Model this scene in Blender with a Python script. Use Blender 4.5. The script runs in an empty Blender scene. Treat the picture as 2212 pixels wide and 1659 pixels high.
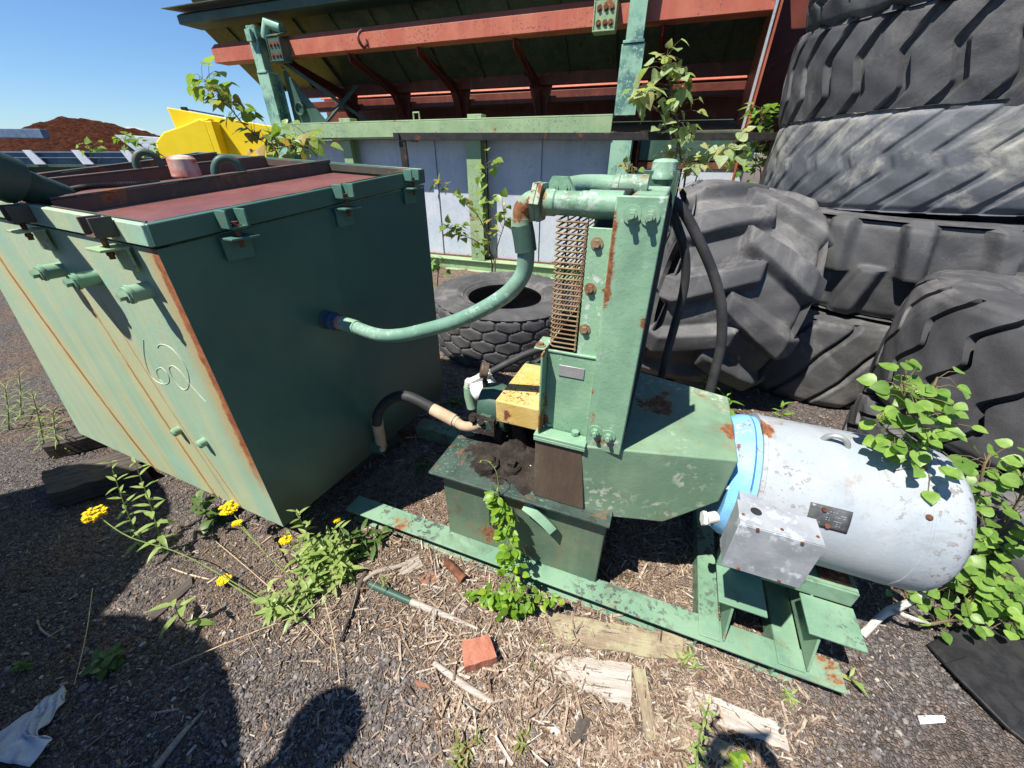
import bpy, math, random
import numpy as np
from mathutils import Vector, Matrix, Quaternion
R = math.radians
rnd = random.Random(7)
rng = np.random.default_rng(11)
scene = bpy.context.scene
COL = scene.collection

# ------------------------------------------------------------------ camera, sky, sun, exposure
CAM_H, PITCH, FPX = 1.6, R(31.0), 831.0          # focal length in pixels of a 2212 px wide picture
cam = bpy.data.cameras.new('camera')
cam.sensor_width = 36.0
cam.lens = FPX / 2212 * 36.0
cam.clip_start, cam.clip_end = 0.02, 2000
camo = bpy.data.objects.new('camera', cam)
COL.objects.link(camo)
camo.location = (0, 0, CAM_H)
camo.rotation_euler = (R(90) - PITCH, 0, 0)
scene.camera = camo

SUN_EL, SUN_AZ = R(61.3), R(-124.4)              # azimuth clockwise from +Y
sunl = bpy.data.lights.new('sun', 'SUN')
sunl.energy, sunl.angle, sunl.color = 5.0, R(0.53), (1.0, 0.95, 0.87)
suno = bpy.data.objects.new('sun', sunl)
COL.objects.link(suno)
S = Vector((math.sin(SUN_AZ) * math.cos(SUN_EL), math.cos(SUN_AZ) * math.cos(SUN_EL), math.sin(SUN_EL)))
suno.rotation_euler = S.to_track_quat('Z', 'Y').to_euler()
suno.location = S * 50

world = bpy.data.worlds.new('World')
scene.world = world
world.use_nodes = True
wn, wl_ = world.node_tree.nodes, world.node_tree.links
wn.clear()
sky = wn.new('ShaderNodeTexSky')
sky.sky_type = 'NISHITA'
sky.sun_disc = False
sky.sun_elevation, sky.sun_rotation = SUN_EL, SUN_AZ
sky.air_density, sky.dust_density, sky.ozone_density = 1.0, 0.1, 3.5
bg = wn.new('ShaderNodeBackground')
bg.inputs['Strength'].default_value = 0.052
wo = wn.new('ShaderNodeOutputWorld')
wl_.new(bg.outputs[0], wo.inputs[0])
tint = wn.new('ShaderNodeMix'); tint.data_type = 'RGBA'; tint.blend_type = 'MULTIPLY'
tint.inputs[0].default_value = 1.0; tint.inputs[7].default_value = (.92, 1.17, 1.46, 1)
wl_.new(sky.outputs[0], tint.inputs[6])
def wnode(t, **k):
    n = wn.new(t)
    for a, b in k.items(): setattr(n, a, b)
    return n
wtc = wn.new('ShaderNodeTexCoord')                # two small fair-weather clouds low on the left
wns = wn.new('ShaderNodeTexNoise'); wns.inputs['Scale'].default_value = 34; wns.inputs['Detail'].default_value = 7; wns.inputs['Roughness'].default_value = .6
wl_.new(wtc.outputs['Generated'], wns.inputs['Vector'])
prev = tint.outputs[2]
for d, w_, h_ in (((-.6345, .7723, .0308), .020, .0065), ((-.6230, .7820, .0192), .016, .006)):
    sb = wnode('ShaderNodeVectorMath', operation='SUBTRACT'); sb.inputs[1].default_value = d; wl_.new(wtc.outputs['Generated'], sb.inputs[0])
    sc_ = wnode('ShaderNodeVectorMath', operation='MULTIPLY'); sc_.inputs[1].default_value = (1 / w_, 1 / w_, 1 / h_); wl_.new(sb.outputs[0], sc_.inputs[0])
    ln = wnode('ShaderNodeVectorMath', operation='LENGTH'); wl_.new(sc_.outputs[0], ln.inputs[0])
    ad = wnode('ShaderNodeMath', operation='MULTIPLY_ADD'); ad.inputs[1].default_value = 2.2; wl_.new(wns.outputs['Fac'], ad.inputs[0])
    ng = wnode('ShaderNodeMath', operation='MULTIPLY'); ng.inputs[1].default_value = -1.0; wl_.new(ln.outputs['Value'], ng.inputs[0]); wl_.new(ng.outputs[0], ad.inputs[2])
    rm = wnode('ShaderNodeMapRange', interpolation_type='SMOOTHSTEP'); rm.inputs['From Min'].default_value = .05; rm.inputs['From Max'].default_value = .6; wl_.new(ad.outputs[0], rm.inputs[0])
    mx = wnode('ShaderNodeMix', data_type='RGBA'); mx.inputs[7].default_value = (9.5, 9.8, 10.2, 1); wl_.new(rm.outputs[0], mx.inputs[0]); wl_.new(prev, mx.inputs[6]); prev = mx.outputs[2]
wl_.new(prev, bg.inputs[0])
scene.view_settings.view_transform = 'Standard'
scene.view_settings.look = 'None'
scene.view_settings.exposure = 0.92
scene.view_settings.gamma = 1.0

# ------------------------------------------------------------------ frames and pixel rays
class Frame:
    def __init__(s, o=(0, 0, 0), ang=0.0):
        s.o = np.array(o, float); s.ang = ang
        c, n = math.cos(ang), math.sin(ang)
        s.M = np.array([[c, -n, 0], [n, c, 0], [0, 0, 1.0]])
    def w(s, p): return s.M @ np.array(p, float) + s.o
    def l(s, p): return s.M.T @ (np.array(p, float) - s.o)
    def at(s, u, v, x=None, y=None, z=None):
        d = s.M.T @ ray(u, v); o = s.l((0, 0, CAM_H))
        t = (x - o[0]) / d[0] if x is not None else (y - o[1]) / d[1] if y is not None else (z - o[2]) / d[2]
        return o + d * t
def ray(u, v):
    x, y = (u - 1106) / FPX, (829.5 - v) / FPX
    c, s = math.cos(PITCH), math.sin(PITCH)
    return np.array([x, c + y * s, -s + y * c])
def pix(p):
    c, s = math.cos(PITCH), math.sin(PITCH)
    x, y, z = p; z -= CAM_H; d = y * c - z * s
    return np.array([1106 + FPX * x / d, 829.5 - FPX * (y * s + z * c) / d])
WF = Frame()
PF = Frame((0, 0, 0), math.atan2(-.368, .930))     # hydraulic power unit
HF = Frame((0, 0, 0), math.atan2(-.342, .940))     # hopper and its wall
TF = Frame((-.981, 1.10, 0), R(-26.5))             # steel tank

# ------------------------------------------------------------------ mesh collector
def unit(v):
    v = np.array(v, float); n = np.linalg.norm(v)
    return v / n if n > 1e-9 else np.array([0, 0, 1.0])
def perp(d):
    d = unit(d); a = np.array([0, 0, 1.0]) if abs(d[2]) < .9 else np.array([1.0, 0, 0])
    x = unit(np.cross(a, d)); return x, np.cross(d, x)
class MB:
    def __init__(s, fr=WF): s.v = []; s.f = []; s.a = []; s.uv = None; s.fr = fr; s.val = 0.5
    def add(s, vs, fs, val=None):
        o = len(s.v); s.v.extend([tuple(map(float, p)) for p in vs])
        s.a.extend([s.val if val is None else val] * len(vs))
        s.f.extend([tuple(i + o for i in f) for f in fs]); return s
    def hexa(s, p):   # p: 4 bottom ccw then 4 top ccw
        return s.add(p, [(3, 2, 1, 0), (4, 5, 6, 7), (0, 1, 5, 4), (1, 2, 6, 5), (2, 3, 7, 6), (3, 0, 4, 7)])
    def box(s, x0, x1, y0, y1, z0, z1):
        return s.hexa([(x0, y0, z0), (x1, y0, z0), (x1, y1, z0), (x0, y1, z0), (x0, y0, z1), (x1, y0, z1), (x1, y1, z1), (x0, y1, z1)])
    def obox(s, c, ax, ay, az):     # centre and half axes
        c, ax, ay, az = [np.array(q, float) for q in (c, ax, ay, az)]
        return s.hexa([c - ax - ay - az, c + ax - ay - az, c + ax + ay - az, c - ax + ay - az, c - ax - ay + az, c + ax - ay + az, c + ax + ay + az, c - ax + ay + az])
    def beam(s, p, q, w, h, up=(0, 0, 1)):   # bar from p to q, w across, h along up
        p, q = np.array(p, float), np.array(q, float); d = unit(q - p)
        x = unit(np.cross(d, up)); y = np.cross(x, d)
        return s.obox((p + q) / 2, (q - p) / 2, x * w / 2, y * h / 2)
    def prism(s, poly, vec):
        n = len(poly); poly = [np.array(p, float) for p in poly]; vec = np.array(vec, float)
        vs = poly + [p + vec for p in poly]
        return s.add(vs, [tuple(range(n - 1, -1, -1)), tuple(range(n, 2 * n))] + [(i, (i + 1) % n, n + (i + 1) % n, n + i) for i in range(n)])
    def tube(s, pts, r, n=12, cap=True, smooth=0):
        pts = [np.array(p, float) for p in pts]
        if smooth: pts, r = spline(pts, r, smooth)
        m = len(pts); rs = [r] * m if np.isscalar(r) else list(r)
        x = None; vs = []
        for i, p in enumerate(pts):
            d = unit(pts[min(i + 1, m - 1)] - pts[max(i - 1, 0)])
            if x is None: x, y = perp(d)
            else:
                x = unit(x - d * np.dot(x, d)); y = np.cross(d, x)
            for k in range(n):
                a = 2 * math.pi * k / n; vs.append(p + (x * math.cos(a) + y * math.sin(a)) * rs[i])
        fs = [(i * n + k, i * n + (k + 1) % n, (i + 1) * n + (k + 1) % n, (i + 1) * n + k) for i in range(m - 1) for k in range(n)]
        if cap: fs += [tuple(range(n - 1, -1, -1)), tuple(range((m - 1) * n, m * n))]
        return s.add(vs, fs)
    def cyl(s, p, q, r, r2=None, n=20): return s.tube([p, q], [r, r if r2 is None else r2], n)
    def lathe(s, prof, p, axis, n=32):     # prof: (h, r)
        d = unit(axis); p = np.array(p, float)
        x, y = perp(d); vs = []
        for h, r in prof:
            for k in range(n):
                a = 2 * math.pi * k / n; vs.append(p + d * h + (x * math.cos(a) + y * math.sin(a)) * max(r, 1e-4))
        m = len(prof)
        fs = [(i * n + k, i * n + (k + 1) % n, (i + 1) * n + (k + 1) % n, (i + 1) * n + k) for i in range(m - 1) for k in range(n)]
        fs += [tuple(range(n - 1, -1, -1)), tuple(range((m - 1) * n, m * n))]
        return s.add(vs, fs)
    def ball(s, c, r, sc=(1, 1, 1), n=14):
        vs = []; fs = []; m = n // 2 + 1
        for i in range(m + 1):
            t = math.pi * i / m
            for k in range(n):
                a = 2 * math.pi * k / n
                vs.append((c[0] + r * sc[0] * math.sin(t) * math.cos(a), c[1] + r * sc[1] * math.sin(t) * math.sin(a), c[2] - r * sc[2] * math.cos(t)))
        for i in range(m):
            for k in range(n): fs.append((i * n + k, i * n + (k + 1) % n, (i + 1) * n + (k + 1) % n, (i + 1) * n + k))
        return s.add(vs, fs)
    def bolt(s, p, d, r, washer=True, stud=0.0):
        p = np.array(p, float); d = unit(d)
        if washer: s.tube([p, p + d * r * .3], r * 1.7, 20)
        s.tube([p + d * r * .3, p + d * r * 1.2], r, 6)
        if stud: s.tube([p + d * r * 1.2, p + d * (r * 1.2 + stud)], r * .55, 10)
        return s
    def grid(s, P):   # P: array (m, n, 3)
        m, n = P.shape[:2]
        return s.add(P.reshape(-1, 3), [(i * n + j, i * n + j + 1, (i + 1) * n + j + 1, (i + 1) * n + j) for i in range(m - 1) for j in range(n - 1)])
    def build(s, name, mat, parent=None, bevel=0.0, smooth=35, base=None, solid=0.0, uvs=None):
        me = bpy.data.meshes.new(name)
        if parent is not None: b = np.array(parent['_b'])
        elif base is not None: b = np.array(base, float)
        else:
            V = np.array(s.v); b = (V.min(0) + V.max(0)) / 2; b[2] = V[:, 2].min()
        V = np.array(s.v) - b
        me.from_pydata([tuple(p) for p in V], [], s.f)
        at = me.attributes.new('v', 'FLOAT', 'POINT'); at.data.foreach_set('value', np.array(s.a, dtype=np.float32))
        if uvs is not None:
            uvl = me.uv_layers.new(name='UVMap'); idx = np.zeros(len(me.loops), dtype=np.int32); me.loops.foreach_get('vertex_index', idx)
            uvl.data.foreach_set('uv', np.array(uvs, dtype=np.float32)[idx].ravel())
        me.materials.append(mat)
        if smooth:
            me.shade_smooth(); me.set_sharp_from_angle(angle=R(smooth))
        me.validate(); me.update()
        o = bpy.data.objects.new(name, me); COL.objects.link(o)
        o['_b'] = [float(q) for q in b]
        if parent is not None: o.parent = parent
        else:
            o.location = s.fr.w(b); o.rotation_euler = (0, 0, s.fr.ang)
        if bevel:
            m = o.modifiers.new('bevel', 'BEVEL'); m.width = bevel; m.segments = 2; m.limit_method = 'ANGLE'; m.angle_limit = R(40); m.use_clamp_overlap = True
        if solid:
            m = o.modifiers.new('solid', 'SOLIDIFY'); m.thickness = solid; m.offset = 0
        return o
def spline(pts, r, k):
    n = len(pts); rs = np.array([r] * n if np.isscalar(r) else r, float); P = np.array(pts); out = []; ro = []
    E = np.vstack([2 * P[0] - P[1], P, 2 * P[-1] - P[-2]])
    for i in range(n - 1):
        a, b, c, d = E[i:i + 4]
        for j in range(k):
            t = j / k
            out.append(.5 * ((2 * b) + (c - a) * t + (2 * a - 5 * b + 4 * c - d) * t * t + (3 * b - a - 3 * c + d) * t ** 3))
            ro.append(rs[i] * (1 - t) + rs[i + 1] * t)
    out.append(P[-1]); ro.append(rs[-1]); return out, ro
def tag(o, label=None, cat=None, group=None, kind=None):
    if label: o['label'] = label
    if cat: o['category'] = cat
    if group: o['group'] = group
    if kind: o['kind'] = kind
    return o
def thing(name, label, cat, fr=WF, base=(0, 0, 0), group=None):
    o = bpy.data.objects.new(name, None); COL.objects.link(o); o.empty_display_size = .1
    o.location = fr.w(base); o.rotation_euler = (0, 0, fr.ang); o['_b'] = [float(q) for q in base]
    return tag(o, label, cat, group)
def raw_mesh(name, V, F, attr, mat, smooth=False):     # big triangle soups
    me = bpy.data.meshes.new(name); k = F.shape[1]
    me.vertices.add(len(V)); me.vertices.foreach_set('co', V.astype(np.float32).ravel())
    me.loops.add(F.size); me.loops.foreach_set('vertex_index', F.astype(np.int32).ravel())
    me.polygons.add(len(F)); me.polygons.foreach_set('loop_start', np.arange(0, F.size, k, dtype=np.int32))
    me.polygons.foreach_set('loop_total', np.full(len(F), k, dtype=np.int32))
    me.polygons.foreach_set('use_smooth', np.full(len(F), smooth, dtype=bool))
    me.update(calc_edges=True)
    at = me.attributes.new('v', 'FLOAT', 'POINT'); at.data.foreach_set('value', attr.astype(np.float32))
    me.materials.append(mat)
    o = bpy.data.objects.new(name, me); COL.objects.link(o); return o

# ------------------------------------------------------------------ materials
class NT:
    def __init__(s, name):
        s.m = bpy.data.materials.new(name); s.m.use_nodes = True
        s.n, s.l = s.m.node_tree.nodes, s.m.node_tree.links; s.n.clear()
        s.out = s.n.new('ShaderNodeOutputMaterial'); s.b = s.n.new('ShaderNodeBsdfPrincipled')
        s.l.new(s.b.outputs[0], s.out.inputs[0]); s.tc = s.n.new('ShaderNodeTexCoord')
    def set(s, k, v):
        if hasattr(v, 'links') or isinstance(v, bpy.types.NodeSocket): s.l.new(v, s.b.inputs[k])
        else: s.b.inputs[k].default_value = v
    def co(s, sc=(1, 1, 1), kind='Object', rot=(0, 0, 0)):
        mp = s.n.new('ShaderNodeMapping'); mp.inputs['Scale'].default_value = sc; mp.inputs['Rotation'].default_value = rot
        s.l.new(s.tc.outputs[kind], mp.inputs[0]); return mp.outputs[0]
    def noise(s, scale, detail=4, rough=.55, co=None, dist=0.0, out='Fac'):
        t = s.n.new('ShaderNodeTexNoise'); t.inputs['Scale'].default_value = scale; t.inputs['Detail'].default_value = detail
        t.inputs['Roughness'].default_value = rough; t.inputs['Distortion'].default_value = dist
        s.l.new(co if co is not None else s.tc.outputs['Object'], t.inputs['Vector']); return t.outputs[out]
    def vor(s, scale, feature='F1', co=None, out='Distance', rand=1.0):
        t = s.n.new('ShaderNodeTexVoronoi'); t.feature = feature; t.inputs['Scale'].default_value = scale; t.inputs['Randomness'].default_value = rand
        s.l.new(co if co is not None else s.tc.outputs['Object'], t.inputs['Vector']); return t.outputs[out]
    def ramp(s, fac, a, b, ca=0.0, cb=1.0):
        t = s.n.new('ShaderNodeMapRange'); t.clamp = True; t.interpolation_type = 'SMOOTHSTEP'
        t.inputs['From Min'].default_value, t.inputs['From Max'].default_value = a, b
        t.inputs['To Min'].default_value, t.inputs['To Max'].default_value = ca, cb
        s.l.new(fac, t.inputs[0]); return t.outputs[0]
    def math(s, op, a, b=None, c=None):
        t = s.n.new('ShaderNodeMath'); t.operation = op
        for i, v in enumerate((a, b, c)):
            if v is None: continue
            if isinstance(v, (int, float)): t.inputs[i].default_value = v
            else: s.l.new(v, t.inputs[i])
        return t.outputs[0]
    def mix(s, fac, a, b, mode='MIX'):
        t = s.n.new('ShaderNodeMix'); t.data_type = 'RGBA'; t.blend_type = mode
        for i, v in ((0, fac), (6, a), (7, b)):
            if isinstance(v, (int, float)): t.inputs[i].default_value = v
            elif isinstance(v, tuple): t.inputs[i].default_value = (*v, 1) if len(v) == 3 else v
            else: s.l.new(v, t.inputs[i])
        return t.outputs[2]
    def bump(s, h, strength=.3, dist=.01, normal=None):
        t = s.n.new('ShaderNodeBump'); t.inputs['Strength'].default_value = strength; t.inputs['Distance'].default_value = dist
        s.l.new(h, t.inputs['Height'])
        if normal is not None: s.l.new(normal, t.inputs['Normal'])
        s.l.new(t.outputs[0], s.b.inputs['Normal']); return t.outputs[0]
    def xyz(s, kind='Object'):
        t = s.n.new('ShaderNodeSeparateXYZ'); s.l.new(s.tc.outputs[kind], t.inputs[0]); return t.outputs
    def attr(s, name='v'):
        t = s.n.new('ShaderNodeAttribute'); t.attribute_name = name; return t.outputs['Fac']

RUST1, RUST2 = (.135, .045, .020), (.26, .115, .045)
def paint(name, base, alt, rust=.35, chip=None, chipamt=.0, rough=.5, streak=.3, dirt=(.06, .05, .035), dirtamt=.15, bump=.25, rc=(RUST1, RUST2), metal=0.0, seed=0.0, scale=1.0, edges=()):
    n = NT(name)
    off = n.co((scale, scale, scale)); mp = off.node; mp.inputs['Location'].default_value = (seed, seed * 1.7, seed * .6)
    st = n.co((9 * scale, 9 * scale, .7 * scale)); st.node.inputs['Location'].default_value = (seed, 0, 0)
    c = n.mix(n.ramp(n.noise(3.2, 5, .6, off), .38, .64), base, alt)
    c = n.mix(n.math('MULTIPLY', n.ramp(n.noise(1.6, 5, .6, st), .50, .75), streak), c, tuple(min(1, q * 1.15 + .03) for q in alt))
    c = n.mix(n.math('MULTIPLY', n.ramp(n.noise(5.5, 8, .7, off, .6), .52, .75), dirtamt * 2), c, dirt)
    if chip is not None and chipamt > 0:
        ch = n.ramp(n.noise(38, 5, .65, off), .66 - chipamt * .25, .68 - chipamt * .25)
        ch = n.math('MULTIPLY', ch, n.ramp(n.noise(2.6, 4, .6, off), .45, .6))
        c = n.mix(ch, c, chip)
    big = n.noise(4.3, 9, .68, off, .35)
    if edges:                    # rust starts along the listed edges (axis, position, width, strength) of the part
        ox = n.xyz()
        for ax_, pos_, wd_, st_ in edges:
            e_ = n.ramp(n.math('ABSOLUTE', n.math('SUBTRACT', ox[ax_], pos_)), wd_, 0)
            e_ = n.math('MULTIPLY', e_, n.ramp(n.noise(6.5, 5, .65, n.co((1, 1, .5))), .42, .62))
            big = n.math('ADD', big, n.math('MULTIPLY', e_, st_))
    mask = n.ramp(big, .712 - .2 * rust, .722 - .2 * rust)
    halo = n.math('MULTIPLY', n.ramp(big, .645 - .2 * rust, .722 - .2 * rust), .5)
    fine = n.noise(60, 5, .7, off)
    rcol = n.mix(n.ramp(fine, .35, .65), rc[0], rc[1])
    run = n.math('MULTIPLY', n.ramp(n.noise(1.1, 6, .6, st), .66 - .1 * rust, .80 - .1 * rust), .55)
    c = n.mix(halo, c, rc[1]); c = n.mix(run, c, rc[1]); c = n.mix(mask, c, rcol)
    c = n.mix(n.math('MULTIPLY', n.ramp(n.noise(140, 3, .6, off), .62, .7), .35), c, dirt)
    n.set('Base Color', c)
    n.set('Roughness', n.ramp(mask, 0, 1, rough, .9)); n.set('Metallic', metal)
    n.set('Specular IOR Level', .35)
    h = n.math('ADD', n.math('MULTIPLY', n.noise(70, 4, .6, off), .35), n.math('MULTIPLY', n.noise(9, 4, .5, off), .6))
    h = n.math('ADD', h, n.math('MULTIPLY', mask, n.math('SUBTRACT', n.math('MULTIPLY', fine, .5), .45)))
    n.bump(h, bump, .006)
    return n.m
def simple(name, c1, c2, scale=8, rough=.7, bump=.2, bs=40, metal=0.0, dist=.004, spec=.3, sc3=None, c3=None, t3=(.6, .64), s3=20):
    n = NT(name); co = n.co(sc3) if sc3 else None
    c = n.mix(n.ramp(n.noise(scale, 6, .65, co), .36, .66), c1, c2)
    if c3: c = n.mix(n.ramp(n.noise(s3, 6, .7, co), *t3), c, c3)
    n.set('Base Color', c); n.set('Roughness', rough); n.set('Metallic', metal); n.set('Specular IOR Level', spec)
    if bump: n.bump(n.noise(bs, 5, .65, co), bump, dist)
    return n.m
def leafmat(name, a, b, c, trans=.35):
    n = NT(name); v = n.attr()
    col = n.mix(n.ramp(v, 0, .5), a, b); col = n.mix(n.ramp(v, .62, 1), col, c)
    col = n.mix(n.ramp(n.noise(60, 3, .5), .3, .7), col, n.mix(1.0, col, (.72, .78, .6), 'MULTIPLY'))
    n.set('Base Color', col); n.set('Roughness', .42); n.set('Specular IOR Level', .4)
    t = n.n.new('ShaderNodeBsdfTranslucent'); n.l.new(n.mix(1.0, col, (1.35, 1.4, .7), 'MULTIPLY'), t.inputs[0])
    mx = n.n.new('ShaderNodeMixShader'); mx.inputs[0].default_value = trans
    n.l.new(n.b.outputs[0], mx.inputs[1]); n.l.new(t.outputs[0], mx.inputs[2]); n.l.new(mx.outputs[0], n.out.inputs[0])
    return n.m
def woodmat(name, a, b, dark, lichen=None, axis=0):
    n = NT(name); s3 = [38, 38, 38]; s3[axis] = 2.2
    co = n.co(tuple(s3))
    g = n.noise(1.3, 7, .7, co, .4)
    c = n.mix(n.ramp(g, .34, .62), a, b); c = n.mix(n.ramp(n.noise(2.6, 6, .75, co), .555, .64), c, dark)
    if lichen: c = n.mix(n.ramp(n.noise(14, 8, .75), .44, .60), c, lichen)
    c = n.mix(n.math('MULTIPLY', n.ramp(n.noise(5, 5, .6), .5, .72), .45), c, dark)
    n.set('Base Color', c); n.set('Roughness', .92); n.set('Specular IOR Level', .1)
    n.bump(n.math('ADD', g, n.math('MULTIPLY', n.noise(2.6, 5, .7, co), .7)), .9, .006)
    return n.m
MINT, MINT2 = (.165, .300, .195), (.235, .370, .245)
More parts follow.
